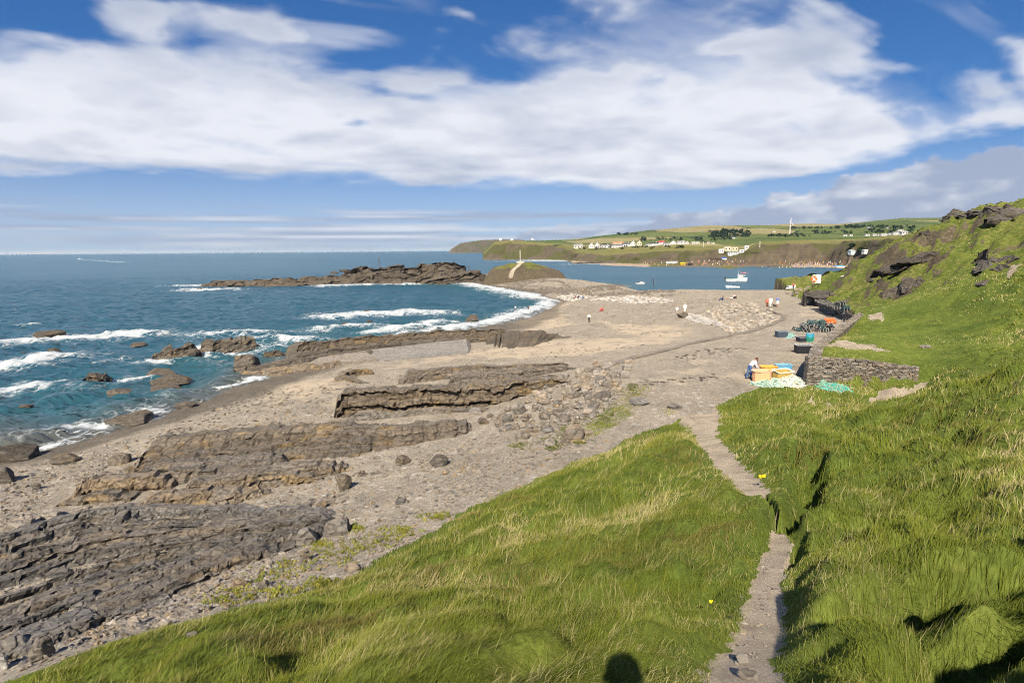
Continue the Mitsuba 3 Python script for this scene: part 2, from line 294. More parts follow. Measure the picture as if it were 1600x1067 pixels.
LAND = [(0, -6, 'z', 12.9), (800, .5, 'z', 12.4), (1170, 1067, 'd', 2.7), (900, 1067, 'd', 2.7), (600, 1067, 'd', 4.2), (300, 1067, 'd', 6.2), (1400, 1067, 'd', 3.0), (1600, 1067, 'd', 3.3),
    (20, 1060, 6.3), (240, 985, 5.7), (380, 950, 5.7), (530, 912, 5.8), (640, 855, 5.6), (700, 812, 5.4), (800, 770, 5.2), (900, 722, 5.05), (980, 690, 5.0), (1060, 652, 5.0), (1120, 640, 5.05), (1180, 618, 5.05),
    (800, 900, 'd', 10.2), (650, 960, 'd', 9.2), (1000, 900, 'd', 8.2), (1000, 780, 'd', 15), (1100, 700, 'd', 22), (1180, 760, 'd', 14.2), (1100, 660, 'd', 30), (1215, 900, 'd', 7), (1220, 800, 'd', 11),
    (1400, 800, 'd', 10.4), (1600, 800, 'd', 8.3), (1600, 1000, 'd', 4.2), (1400, 1000, 'd', 4.2), (1350, 660, 'd', 24), (1500, 650, 'd', 20.5), (1600, 690, 'd', 14.5), (1250, 640, 'd', 32), (1250, 720, 'd', 18), (1600, 580, 'd', 24), (1450, 622, 'd', 28), (1520, 602, 'd', 26),
    (1300, 616, 5.0), (1400, 606, 5.3), (1445, 602, 5.5), (1350, 632, 5.4), (1265, 605, 5.0), (1350, 602, 5.2), (1440, 588, 5.8),
    (1275, 556, 6.7), (1350, 568, 6.45), (1425, 576, 6.2), (1350, 530, 6.6), (1450, 545, 6.5), (1450, 565, 6.2), (1600, 556, 7.4), (1560, 530, 7.4), (1330, 500, 6.4), (1360, 480, 6.7), (1450, 500, 7.2), (1600, 500, 8.4), (1300, 470, 6.0), (1270, 462, 5.7),
    (1600, 318, 'd', 92), (1540, 334, 'd', 97), (1490, 346, 'd', 101), (1440, 354, 'd', 106), (1400, 374, 'd', 109), (1350, 404, 'd', 113), (1310, 432, 'd', 116), (1295, 447, 'd', 118),
    (1600, 135, 'z', 15), (1440, 150, 'z', 9), (1350, 155, 'z', 3), (1310, 140, 'z', 1.5), (1700, 318, 'd', 80), (1750, 420, 'd', 50), (1750, 560, 'd', 28), (1750, 700, 'd', 12), (1700, 1000, 'd', 3.6),
    (1600, 380, 'd', 74), (1600, 430, 'd', 58), (1500, 395, 'd', 82), (1500, 440, 'd', 69), (1400, 420, 'd', 91), (1400, 455, 'd', 78), (1330, 458, 'd', 95), (1500, 475, 'd', 58), (1240, 458, 4.6), (1250, 446, 4.2)]
h_beach, h_land = surface(BEACH, .002), surface(LAND, .002)
poly = lambda rows: shapely.Polygon([tuple(P(*r)[:2]) if len(r) == 3 else (tuple(Q(r[0], r[1], r[3])[:2]) if r[2] == 'd' else (r[1] * (r[0] - CX) / F, r[1])) for r in rows])
WALL_A = [P(1263, 602, 5.0), Q(1431, 594, 39.2)]                      # front wall, left end to right end
WA0 = WALL_A[0][:2]
WALL_B = [WA0 + np.array([0, .3]), P(1267, 547, 6.7)[:2], P(1290, 528, 6.6)[:2], P(1318, 506, 6.5)[:2], P(1346, 488, 6.4)[:2]]
WALL_C = [P(1334, 494, 6.0)[:2], P(1300, 478, 5.9)[:2], P(1259, 463, 5.8)[:2]]
GRASS_EDGE = [(-30, 1075, 6.4), (20, 1060, 6.3), (130, 1022, 6.0), (240, 985, 5.7), (380, 950, 5.7), (530, 912, 5.8), (600, 872, 5.7), (640, 855, 5.6), (700, 812, 5.4), (760, 788, 5.3), (800, 770, 5.2), (860, 738, 5.1), (900, 722, 5.05), (980, 690, 5.0), (1030, 664, 5.0), (1078, 646, 5.0), (1112, 648, 5), (1125, 632, 5.0), (1160, 616, 5.0), (1190, 606, 5.0)]
edge = [tuple(P(*r)[:2]) for r in GRASS_EDGE]
land_poly = shapely.Polygon([(-40, -12), (-16, 4)] + edge + [tuple(WA0)] + [tuple(w) for w in WALL_B[1:]] + [tuple(w) for w in WALL_C] + [tuple(P(1238, 461, 4.6)[:2]), tuple(P(1240, 452, 4.4)[:2]), tuple(P(1275, 447, 4.3)[:2]), (70, 150), (75, 175), (260, 200), (260, -12)])
def sd(polygon, x, y):
    """signed distance in metres, positive inside"""
    pts = shapely.points(x.ravel(), y.ravel())
    d = shapely.distance(pts, polygon.boundary)
    return np.where(shapely.contains_xy(polygon, x.ravel(), y.ravel()), d, -d).reshape(x.shape)
line = lambda rows: shapely.LineString([tuple(P(*r)[:2]) if len(r) == 3 else tuple(Q(r[0], r[1], r[3])[:2]) for r in rows])
def dl(ls, x, y): return shapely.distance(shapely.points(x.ravel(), y.ravel()), ls).reshape(x.shape)
def on_land(px, py):
    """where the sight line through a pixel of the photograph first meets the ground"""
    d = ray(px, py); d = d / np.linalg.norm(d)
    t = np.exp(np.linspace(math.log(1.5), math.log(400), 900)); q = EYE + d * t[:, None]
    h = HT(q[:, 0], q[:, 1]); k = np.argmax(q[:, 2] < h)
    return np.array([q[k, 0], q[k, 1], h[k]])
path_line, path_w = None, None
_wd = (WALL_A[1] - WALL_A[0])[:2]; WAN = np.array([_wd[1], -_wd[0]]) / np.linalg.norm(_wd)
FRONT = poly([(1256, 600, 5), (1436, 590, 5.5), (1438, 603, 5.3), (1400, 612, 5.3), (1340, 622, 5.2), (1262, 618, 5)])
def land_sd(x, y):
    return sd(land_poly, x, y) + sst(36, 30, y) * (1.3 * (N2(x, y, .75, 4, 95) - .5) + .5 * (N2(x, y, 3.0, 2, 97) - .5))
def rough_base(x, y):
    hb, hl = h_beach(x, y), h_land(x, y)
    return hb, hl, land_sd(x, y)
def HT(x, y, detail=True):
    x, y = np.asarray(x, float), np.asarray(y, float)
    hb, hl, s = rough_base(x, y)
    m = sst(-.12, .12, s)
    da = (x - WALL_A[0][0]) * WAN[0] + (y - WALL_A[0][1]) * WAN[1]         # in front of the near wall the lawn lies lower
    fr_ = sst(-.30, -.02, da) * sst(-2.2, 0, sd(FRONT, x, y)) * sst(-3, 0, da + 2.7)
    hl = lerp(hl, np.interp(x, [WALL_A[0][0], WALL_A[1][0]], [4.95, 5.35]), fr_)
    r = np.hypot(x, y)
    if detail:
        # tussocks and hollows combed by the wind
        w = N2(x, y, .25, 3, 31)
        a = np.radians(35); u, v = x * math.cos(a) + y * math.sin(a), -x * math.sin(a) + y * math.cos(a)
        hum = N2(u * .38 + 1.8 * w, v * 1.3 + 1.6 * w, .62, 4, 33); tus = N2(u * .7, v * 1.1, 1.7, 2, 34)
        amp = .62 * sst(0.2, 2.5, s) * sst(1.5, 5, r)
        flat = sd(MEADOW, x, y)
        amp = amp * (1 - .75 * sst(-3, 3, flat))
        hl = hl + amp * ((hum - .5) * 1.6 + .62 * (sst(.25, .8, tus) - .5)) + .18 * sst(.2, 1.5, s) * (N2(x, y, 2.1, 3, 35) - .5)
        hill = sst(60, 78, y - .1 * x) * sst(30, 45, x)
        hl = hl + hill * (4.2 * (N2(x * .8, y, .13, 4, 37) - .5) + 2.2 * (N2(x, y, .45, 3, 38) - .5))
        hb = hb + .30 * (N2(x, y, .22, 4, 41) - .5) * sst(-.5, 1, hb) + .07 * (N2(x, y, 1.6, 2, 43) - .5)
        if path_line is not None:
            dp = dl(path_line, x, y); wid = PATHW(y)
            hl = lerp(hl, h_land(x, y), sst(2.6, .9, dp / wid) * sst(36, 28, y)) - .15 * sst(2.2, .6, dp / wid) * sst(30, 12, y)
            for q, rad, dep in GULLY:
                dg = dl(q, x, y); hl = hl - dep * sst(1.0, .25, dg / (rad * (.7 + .6 * N2(x, y, 1.3, 2, 47))))
    return lerp(hb, hl, m)
MEADOW = poly([(1265, 558, 6.7), (1346, 488, 6.4), (1380, 470, 6.8), (1480, 485, 7.3), (1560, 510, 7.5), (1520, 560, 7), (1440, 580, 6.2)])
PATHW = lambda y: np.interp(y, [2, 3, 4, 6, 8.5, 9.6, 10.4, 12.6, 13.4, 15, 20, 28, 32], [.24, .23, .20, .19, .20, .14, .02, .02, .26, .34, .40, .60, 1.3])
GULLY = []
_pp = [on_land(*q)[:2] for q in [(1170, 1064), (1168, 1010), (1190, 950), (1200, 900), (1212, 850), (1222, 815), (1215, 790), (1180, 757), (1160, 742), (1135, 715), (1110, 680), (1095, 655), (1085, 640)]]
path_line = shapely.LineString([tuple(a) for a in _pp])
_gl = lambda pts: shapely.LineString([tuple(on_land(*q)[:2]) for q in pts])
GULLY = [(_gl([(1270, 722), (1275, 745), (1262, 760), (1252, 785)]), .45, .75), (_gl([(1238, 790), (1247, 815), (1254, 828), (1243, 880)]), .16, .28), (_gl([(1238, 700), (1236, 730)]), .35, .3),
         (_gl([(1560, 805), (1610, 795)]), .5, .6), (_gl([(1390, 950), (1490, 915), (1610, 880)]), .34, .5), (_gl([(1440, 1060), (1520, 1020), (1620, 980)]), .3, .45), (_gl([(1350, 825), (1400, 822)]), .3, .6), (_gl([(1545, 705), (1580, 690)]), .6, .45), (_gl([(1455, 770), (1475, 762)]), .3, .3)]

# one fan of ground out to the breakwater, finer near the path's end where the photograph stands
def fan(a0, a1, na, r0, r1, nr):
    a, r = np.radians(np.linspace(a0, a1, na)), np.exp(np.linspace(math.log(r0), math.log(r1), nr))
    A, R = np.meshgrid(a, r, indexing='ij')
    return R * np.sin(A), R * np.cos(A)
NA, NR = 560, 500
gx, gy = fan(-58, 54, NA, 1.4, 420, NR)
gz = HT(gx, gy)
gs = land_sd(gx, gy)
gv = np.stack([gx, gy, gz], -1).reshape(-1, 3)
gf = grid_faces(NA, NR)
dp = dl(path_line, gx, gy) / PATHW(gy)
edge_noise = .5 * (N2(gx, gy, 2.6, 3, 51) - .5)
is_path = ((dp + edge_noise * 1.2 + .9 * (N2(gx, gy, 6.5, 2, 53) - .5)) < 1.0) & (gs > -.3)
BARE = [poly([(1290, 545, 6.7), (1330, 548, 6.6), (1392, 549, 6.5), (1360, 538, 6.6), (1310, 530, 6.6)]), poly([(1355, 500, 6.6), (1382, 500, 6.8), (1378, 492, 6.8), (1358, 491, 6.7)]),
        poly([(1570, 478, 8.2), (1584, 476, 8.2), (1590, 455, 9.2), (1572, 453, 9.2)]), poly([(1260, 622, 5.1), (1310, 630, 5.3), (1310, 626, 5.3), (1265, 618, 5.1)]), poly([(1345, 624, 5.4), (1395, 612, 5.4), (1440, 604, 5.5), (1452, 590, 5.7), (1442, 582, 5.9), (1434, 590, 5.7), (1424, 602, 5.4), (1380, 606, 5.3)])]
bare = np.zeros(gx.shape, bool)
for b in BARE: bare |= (sd(b, gx, gy) + .8 * edge_noise) > 0
fm = lambda mask: mask.ravel()[gf].sum(1) >= 2
land_f = (gs.ravel()[gf] > -.02).sum(1) >= 2
path_f = fm(is_path) & land_f
bare_f = fm(bare) & land_f & ~path_f
beach_f = ~land_f & (gz.ravel()[gf].max(1) > -1.5)
SANDS = [poly([(560, 566, 1), (640, 560, 1), (760, 545, 1), (900, 530, 1.4), (1060, 535, 2.5), (1090, 545, 3), (1000, 548, 2.5), (900, 556, 2), (760, 560, 1.2), (680, 572, 1.2), (600, 582, 1.2)]), poly([(640, 640, 2), (500, 592, 1), (430, 600, .6), (420, 640, 1)]),
         poly([(790, 505, 0), (870, 470, 0), (890, 472, .4), (880, 490, .7), (900, 505, 1.3), (830, 520, .9)]), poly([(930, 500, 1.4), (1060, 512, 2.5), (1100, 530, 3.6), (980, 525, 2.1)])]
sand = np.zeros(gx.shape)
for b in SANDS: sand = np.maximum(sand, sst(-3, 2, sd(b, gx, gy)))
plaza = poly([(940, 580, 4.4), (1000, 560, 4.8), (1130, 528, 4.9), (1225, 497, 4.8), (1260, 470, 4.8), (1330, 500, 4.9), (1262, 560, 5), (1260, 605, 5), (1120, 640, 5), (1060, 655, 5), (960, 700, 5)])
sand = np.maximum(sand * .62, .36 * sst(-2, 4, sd(plaza, gx, gy)))
wet = sst(.95, .25, gz + .35 * (N2(gx, gy, .3, 3, 55) - .5))
buv = np.stack([sand, wet], -1).reshape(-1, 2)
slope = np.degrees(np.arccos(np.clip(1 / np.sqrt(1 + sum(np.square(g) for g in (np.gradient(gz, axis=1) / np.maximum(np.hypot(np.gradient(gx, axis=1), np.gradient(gy, axis=1)), 1e-6), np.gradient(gz, axis=0) / np.maximum(np.hypot(np.gradient(gx, axis=0), np.gradient(gy, axis=0)), 1e-6)))), 0, 1)))
hillm = sst(60, 75, gy) * sst(30, 45, gx)
dry = .35 * hillm + .5 * (N2(gx, gy, .2, 3, 57) - .4)
luv = np.stack([sst(38, 52, slope) * .9 * hillm + .55 * sst(.58, .7, N2(gx, gy, .16, 4, 59)) * hillm, dry], -1).reshape(-1, 2)
def ground(key, mask, mat, uv, label, dz=0):
    v, f, u = compact(gv, gf[mask], uv)
    put(key, mikit.ply((v, f), mat, smooth=True, uv=u)); tag(key, label, kind='structure')
ground('beach', beach_f, 'beach_ground', buv, 'grey shingle and sandy beach between the rock ledges and the sea')
ground('grass_hillside', land_f & ~path_f & ~bare_f, 'turf', luv, 'green coastal hillside covered in long wind-combed grass')
ground('footpath', path_f, 'path_ground', luv, 'narrow trodden stony footpath running down through the grass to the beach')
ground('bare_ground', bare_f, 'path_ground', luv, 'worn grey gravel patches in the mown meadow behind the stone wall')

# ---------------------------------------------------------------- sea
def wave(x, y):
    r = np.hypot(x, y)
    q = y + .30 * x
    w = .55 * (N2(x * .35, q, .10, 3, 61) - .5) + .75 * (N2(x * .5 + 9, q, .30, 3, 63) - .5) + .50 * (N2(x * .7, q * 1.1, .85, 2, 65) - .5)
    calm = sst(0, 30, (y - 150) * .2 + (x - 20) * .9)
    return 1.3 * w * (1 - .85 * calm) * sst(690, 220, r)
FOAM = []      # lines of surf: (points, half width in metres, strength)
def surf(rows, wpx, amt=1.0):
    pts = np.array([P(a, b, .1) for a, b in rows]); D = np.linalg.norm(pts - EYE, axis=1)
    FOAM.append((pts[:, :2], min(wpx, .25) * 36 if wpx < 1.2 else wpx * np.median(D) ** 2 / (14 * F) * .5, amt))
for r_ in [([(8, 537), (40, 534), (60, 532), (110, 528), (150, 526), (210, 523)], 12, 1.1), ([(-40, 577), (20, 570), (60, 564), (84, 558)], 14, 1.2), ([(-40, 614), (20, 608), (60, 602)], 15, 1.0), ([(278, 447), (300, 447)], 2.5, 1), ([(298, 453), (330, 452.5), (352, 452)], 4, 1), ([(515, 494), (560, 491), (600, 489), (640, 488), (680, 488)], 11, 1.05),
    ([(500, 514), (540, 511), (585, 508)], 8, .8), ([(588, 517), (620, 514), (650, 511), (686, 501)], 9, 1.1), ([(690, 441), (730, 444), (765, 450), (800, 457), (838, 464)], 4, 1.1), ([(838, 463), (862, 470), (852, 477), (826, 486), (795, 495), (750, 506), (700, 514)], 7.5, 1.0), ([(500, 447), (560, 446), (620, 445), (690, 443)], 3, .9), ([(330, 523), (370, 520), (410, 521)], 12, .8),
    ([(415, 528), (445, 531), (480, 531)], 14, .75), ([(330, 543), (380, 540), (430, 543)], 14, .7), ([(165, 597), (200, 593), (240, 590)], 8, .8), ([(60, 706), (100, 693), (150, 677), (175, 660)], 14, .75), ([(345, 605), (375, 600), (408, 591)], 7, 1.0), ([(350, 556), (380, 556), (400, 548)], 8, .7), ([(215, 566), (260, 566), (320, 556)], 9, .6), ([(835, 404.5), (850, 405.5), (872, 407.5)], 2.6, 1), ([(872, 402.5), (900, 404.5), (960, 406)], 2.4, 1),
    ([(150, 568), (190, 560)], 6, .65), ([(35, 509), (52, 507)], 3, .7), ([(180, 640), (240, 628), (300, 612)], 20, .35), ([(20, 690), (70, 680), (130, 664)], 22, .35), ([(300, 560), (400, 585), (340, 600)], 20, .35), ([(90, 600), (130, 610), (200, 600)], 16, .35), ([(620, 525), (700, 515), (740, 508)], 9, .7), ([(125, 405.3), (150, 407.2), (175, 408.8), (196, 410)], 1.1, .9), ([(885, 413.5), (960, 412.5)], 1.2, .7)]: surf(*r_)
def surf_at(x, y):
    f, c = np.zeros(x.shape), np.zeros(x.shape)
    wob = N2(x * .5, y, .35, 3, 91) - .5
    for pts, w, amt in FOAM:
        lo, hi = pts.min(0) - 4 * w - 2, pts.max(0) + 4 * w + 2
        k = (x > lo[0]) & (x < hi[0]) & (y > lo[1]) & (y < hi[1])
        if not k.any(): continue
        d = dl(shapely.LineString(pts), x[k], y[k]) / (w * (1.0 + 1.1 * wob[k])).clip(.3)
        v = amt * .9 * np.clip(1.0 - d * .62, 0, 1) ** 1.5
        f[k] = np.maximum(f[k], v); c[k] = np.maximum(c[k], np.exp(-(d * 1.5) ** 2) * min(w * .16, .45))
    return f, c
sx, sy = fan(-50, 46, 500, 26, 700, 530)
sx2, sy2 = fan(-50, 46, 300, 690, 45000, 140)
def sea_part(sx, sy):
    sr = np.hypot(sx, sy)
    bed = np.where(sr < 420, h_beach(sx, sy), -4.0); sl = np.where(sr < 420, sd(land_poly, sx, sy), -5)
    fo, cr = surf_at(sx, sy)
    fo = np.maximum(fo, .55 * sst(.45, -.05, np.abs(bed + .03)) * (sr < 300) * sst(.38, .62, N2(sx, sy, .12, 3, 93)))
    sz = wave(sx, sy) * sst(.9, -.5, bed) * .9 + cr + .02
    uv = np.stack([sst(-2.4, .35, bed), fo], -1).reshape(-1, 2)
    v = np.stack([sx, sy, sz], -1).reshape(-1, 3); f = grid_faces(*sx.shape)
    return compact(v, f[((bed.ravel()[f] < .75) & (sl.ravel()[f] < 2)).any(1)], uv)
(v1, f1, u1), (v2, f2, u2) = sea_part(sx, sy), sea_part(sx2, sy2)
put('sea', mikit.ply((np.vstack([v1, v2 - [0, 0, .03]]), np.vstack([f1, f2 + len(v1)])), 'sea_water', smooth=True, uv=np.vstack([u1, u2]))); tag('sea', 'blue green sea with small choppy waves and surf, reaching to the horizon', kind='structure')

# ---------------------------------------------------------------- far coast
def far_height(x, y):
    """coast beyond the harbour: shore, cliff, plateau, hills"""
    az = (x / np.maximum(y, 1)) * F + CX                     # the bearing, as a column of the photograph at eye level
    r = y
    s0 = np.interp(az, [700, 706, 745, 757, 800, 850, 880, 905, 940, 1000, 1060, 1130, 1200, 1280, 1340, 1420, 1600], [1100, 1050, 1010, 960, 930, 900, 860, 720, 640, 560, 520, 500, 500, 490, 440, 330, 300])
    ch = np.interp(az, [700, 712, 740, 757, 775, 800, 850, 880, 900, 950, 1000, 1060, 1110, 1135, 1160, 1180, 1260, 1340, 1430, 1600], [0, 0, 0, 9, 28, 30, 25, 21, 11, 9.5, 11, 15, 15, 12, 12, 19, 21, 21, 24, 24])
    cw = np.interp(az, [700, 745, 760, 850, 900, 1000, 1100, 1140, 1170, 1300, 1600], [260, 260, 50, 60, 90, 80, 45, 70, 35, 50, 60])
    n = N2(x, y, .012, 4, 71) - .5; n2 = N2(x, y, .05, 4, 73) - .5
    gul = N2(x, y * .6, .022, 4, 79) - .5
    t = (r - s0 + 90 * n * sst(0, 300, s0 - 250) + 22 * n2) / cw
    tc = t + .55 * gul * sst(.0, .25, t)
    beach = np.clip(t + .9, -1.2, .25) * 2.2
    cl = sst(0.02, .62, tc + .35 * n2) * .8 + .2 * sst(.4, 2.2, t)
    z = np.where(t < .02, beach, .5 + beach * .2) + ch * cl + 4.5 * (n2 + .6 * (N2(x, y, .16, 3, 78) - .5)) * sst(.1, .4, t) * sst(1.6, .6, t)
    ridge = np.interp(az, [700, 760, 800, 850, 900, 950, 1000, 1050, 1100, 1150, 1200, 1250, 1300, 1350, 1400, 1430, 1500, 1600], [12.0, 12.6, 13.5, 14.0, 16, 21, 26, 29, 33.5, 34, 32.5, 33, 33, 36, 39.5, 39.5, 40, 40])
    hill_z = 14 + 2600 * (ridge - 0) / F
    back = sst(0, 1, (r - s0 - 120) / (2600 - s0 - 120)) ** 1.25
    z = z + np.where(s0 < 9000, np.maximum(hill_z - ch, 0) * back * sst(740, 800, az) * (1 + .20 * (N2(x, y, .0028, 3, 75) - .5)), 0)
    z = z + 5 * (N2(x, y, .006, 3, 77) - .5) * sst(400, 1000, r - s0)
    hd = np.interp(az, [703, 708, 722, 740, 760, 790, 815, 840], [-3, 26, 58, 70, 78, 82, 80, 70]) * sst(3700, 3950, r + 500 * (N2(x, y, .0025, 3, 80) - .5)) + 8 * (N2(x, y, .01, 3, 82) - .5)
    z = np.where((r > 3500) & (az < 830), np.maximum(hd, np.where(az > 757, z, -3)), np.where(az < 757, -3, z))
    return np.where(az < 703, -3, z), t, az
fa, fr = np.linspace(-7.0, 42, 500), np.exp(np.linspace(math.log(300), math.log(5200), 260))
A, R = np.meshgrid(np.tan(np.radians(fa)), fr, indexing='ij')
fx, fy = A * R, R
fz, ft, faz = far_height(fx, fy)
steep = sst(.95, .35, ft) * sst(-.02, .04, ft)
sandy = 2 * sst(.04, -.04, ft) * sst(880, 900, faz) * sst(1500, 1400, faz) * (1 - .5 * sst(1000, 1030, faz) * sst(1250, 1220, faz))
ledge_dark = np.maximum(sst(.06, .0, ft) * (1 - sst(880, 900, faz)), .95 * (fy > 3500) * (faz < 830))
fuv = np.stack([np.maximum(np.maximum(steep, sandy * 1.0), ledge_dark), sst(3500, 450, fy - 300) * (ft < 9) * .9 + 0 * ft], -1).reshape(-1, 2)
ff = grid_faces(*fx.shape); fvv = np.stack([fx, fy, fz], -1).reshape(-1, 3)
ff = ff[(fvv[ff][:, :, 2] > -1.0).any(1)]
v, f, u = compact(fvv, ff, fuv)
put('hills', mikit.ply((v, f), 'far_land', smooth=True, uv=u)); tag('hills', 'far coast of brown cliffs with fields and hills above them', kind='structure')
# ---------------------------------------------------------------- rock
from scipy.interpolate import RegularGridInterpolator
_hg = RegularGridInterpolator((np.radians(np.linspace(-58, 54, NA)), np.linspace(math.log(1.4), math.log(420), NR)), gz, bounds_error=False, fill_value=None)
_sg = RegularGridInterpolator((np.radians(np.linspace(-58, 54, NA)), np.linspace(math.log(1.4), math.log(420), NR)), gs, bounds_error=False, fill_value=None)
def _at(g, x, y):
    x, y = np.asarray(x, float), np.asarray(y, float)
    return g(np.stack([np.arctan2(x, y), np.log(np.maximum(np.hypot(x, y), 1.4))], -1)).reshape(x.shape)
HG = lambda x, y: _at(_hg, x, y)
SG = lambda x, y: _at(_sg, x, y)
def seen(px, py, floor=-9):
    """where sight lines through pixels of the photograph meet the ground (or the sea, with floor=0)"""
    px, py = np.broadcast_arrays(np.asarray(px, float), np.asarray(py, float))
    d = ray(px, py); d = d / np.linalg.norm(d, axis=-1, keepdims=True)
    t = np.exp(np.linspace(math.log(1.5), math.log(600), 700)); q = EYE + d[..., None, :] * t[:, None]
    h = np.maximum(HG(q[..., 0], q[..., 1]), floor); hit = q[..., 2] < h
    k = np.where(hit.any(-1), hit.argmax(-1), len(t) - 1)
    g = np.take_along_axis(q, k[..., None, None], -2)[..., 0, :]
    g[..., 2] = np.take_along_axis(h, k[..., None], -1)[..., 0]
    return g
hsh = lambda *a: np.modf(np.abs(np.sin(sum(np.asarray(x, float) * c for x, c in zip(a, (12.9898, 78.233, 37.719, 4.581)))) * 43758.5453))[0]

def ledge(name, label, pts, back=2.0, h=None, dip=.12, lean=.25, warm=.5, bright=.5, seed=0, lay=(.12, .45), joint=1.6, rough=1.0, taper=1.2, fine=1.0, floor=-9, group=None, step=.16, parent=None, category='rock ledge', mat='rock'):
    """a length of bedded rock: a layered, jointed face below the given edge, and a bed surface dipping away behind it"""
    r = np.random.default_rng(100 + seed)
    pts = np.asarray(pts, float)
    seg = np.r_[0, np.cumsum(np.linalg.norm(np.diff(pts, axis=0), axis=1))]; L = seg[-1]
    dist = np.median(np.linalg.norm(pts - EYE, axis=1))
    ds = np.clip(dist * .0036, .05, 1.2) / fine
    n = max(int(L / ds), 8); s = np.linspace(0, L, n)
    e = np.stack([np.interp(s, seg, pts[:, k]) for k in range(3)], -1)
    tg = np.gradient(np.stack([np.convolve(np.pad(e[:, k], 12, 'edge'), np.ones(25) / 25, 'valid') for k in (0, 1)], -1), axis=0)
    nrm = np.stack([tg[:, 1], -tg[:, 0]], -1); nrm /= np.linalg.norm(nrm, axis=1, keepdims=True) + 1e-9
    nrm *= np.sign((nrm * -e[:, :2]).sum(1, keepdims=True) + 1e-9)
    e[:, :2] += nrm * (rough * (.5 * (N2(s, 0 * s + seed, .35, 3, 3) - .5) + .22 * (hsh(np.floor(s / joint + .3 * r.random()), seed) - .5)))[:, None]
    foot = np.maximum(HG(e[:, 0] + nrm[:, 0] * .5, e[:, 1] + nrm[:, 1] * .5), floor)
    if h is not None: foot = np.maximum(foot, e[:, 2] - h)
    end = np.minimum(s, L - s) / taper + .35 * (hsh(np.floor(s / (.4 * joint)), seed + 5) - .5)
    en = np.clip(np.floor(np.clip(end, 0, 1) * 3.2) / 3 + .15 * np.clip(end, 0, 1), 0, 1)
    top = foot - .15 + np.maximum(e[:, 2] - foot + .15 + rough * (.22 * (N2(s, 0 * s, .5, 3, seed + 9) - .5) + step * (hsh(np.floor(s / joint), seed + 2) - .5)), .05) * en
    hm = max(float((top - foot).max()), .2)
    nf = int(np.clip(hm / (ds * .62), 5, 60)); fr = np.linspace(0, 1, nf) ** .92
    b = np.cumsum(r.uniform(*lay, 200)) - 1.0
    Z = (foot - .45)[:, None] + (top - foot + .45)[:, None] * fr[None]
    dz = top[:, None] - Z + .25 * (N2(np.repeat(s[:, None], nf, 1), Z, .25, 2, seed) - .5)
    li = np.searchsorted(b, dz); lo = r.uniform(-.20, .20, 400) * (b[1] - b[0] + lay[1]) * 1.3; jw = r.uniform(.5, 1.6, 400) * joint; js = r.uniform(0, 9, 400)
    bi = np.floor((s[:, None] + js[li]) / jw[li]); fb_ = (s[:, None] + js[li]) / jw[li] - bi
    off = lean * dz + rough * (lo[li] + .22 * lay[1] * 2 * (hsh(bi, li, seed) - .5))
    off -= rough * .16 * np.exp(-(np.minimum(fb_, 1 - fb_) * jw[li] / .07) ** 2)
    near = np.minimum(np.abs(dz - b[np.clip(li, 0, 199)]), np.abs(dz - b[np.clip(li - 1, 0, 199)]))
    off -= rough * .14 * np.exp(-(near / .035) ** 2)
    off *= np.clip(dz / .12, .0, 1) * .9 + .1
    front = np.concatenate([e[:, None, :2] + nrm[:, None] * off[..., None], Z[..., None]], -1)
    nt = int(np.clip(back / (ds * 1.2), 4, 40)); tt = np.linspace(0, 1, nt + 1)[1:]
    bk = back * (.65 + .7 * N2(s, 0 * s + 3, .3, 3, seed + 4))
    t = tt[None] * bk[:, None]
    tz = top[:, None] - dip * t + rough * .16 * (hsh(np.floor(s[:, None] / joint + .4 * t), np.floor(t / (joint * .7)), seed) - .5) * np.clip(t / .3, 0, 1) + rough * .10 * (N2(s[:, None] + 0 * t, t, 1.2, 3, seed + 6) - .5)
    topg = np.concatenate([e[:, None, :2] - nrm[:, None] * t[..., None], tz[..., None]], -1)
    low = topg[:, -1:].copy(); low[..., 2] = np.minimum(HG(low[..., 0], low[..., 1]), low[..., 2]) - .6; low[..., :2] -= nrm[:, None] * .2
    V = np.concatenate([front, topg, low], 1)
    q = V.reshape(-1, 3)
    am = rough * np.clip(dist * .0022, .035, .5)
    q = q + am * (np.stack([fb(q * (.9 / (am * 6)) + k * 31, 3, seed + k) for k in range(3)], -1) - .5) * .9
    for sc, aa in ((.55, 1.0), (.22, .6)):          # broken into angular blocks
        cs = max(sc, am * 6 * sc); qq = q + .25 * cs * (fb(q / cs, 2, seed)[:, None] - .5)
        bx, by, bz = np.floor((qq[:, 0] * .9 + qq[:, 1] * .45) / cs), np.floor((qq[:, 1] * .9 - qq[:, 0] * .45) / cs), np.floor(qq[:, 2] / (cs * .45))
        q = q + (rough * aa * cs * .23 * np.stack([hsh(bx, by, bz) - .5, hsh(bx, by, bz, 2) - .5, .7 * (hsh(bx, by, bz, 4) - .5)], -1))
    m = V.shape[1]
    W = np.concatenate([warm + .30 * (hsh(li, seed + 7) - .5) + .14 * (hsh(bi, li) - .5), np.full((n, nt + 1), warm * .7)], 1)
    B = np.concatenate([bright + .16 * (hsh(li, seed + 8) - .5) + .12 * (hsh(bi, li, 3) - .5), np.full((n, nt + 1), bright * 1.06)], 1)
    k = key_of((parent + '__' if parent else '') + name)
    put(k, mikit.ply((q, grid_faces(n, m)), mat, smooth=False, uv=np.stack([W.ravel(), B.ravel()], 1)))
    tag(k, label, None if parent else category, group)
    return k
PZ = lambda rows: np.array([P(*r) for r in rows])
QD = lambda rows: np.array([Q(*r) for r in rows])

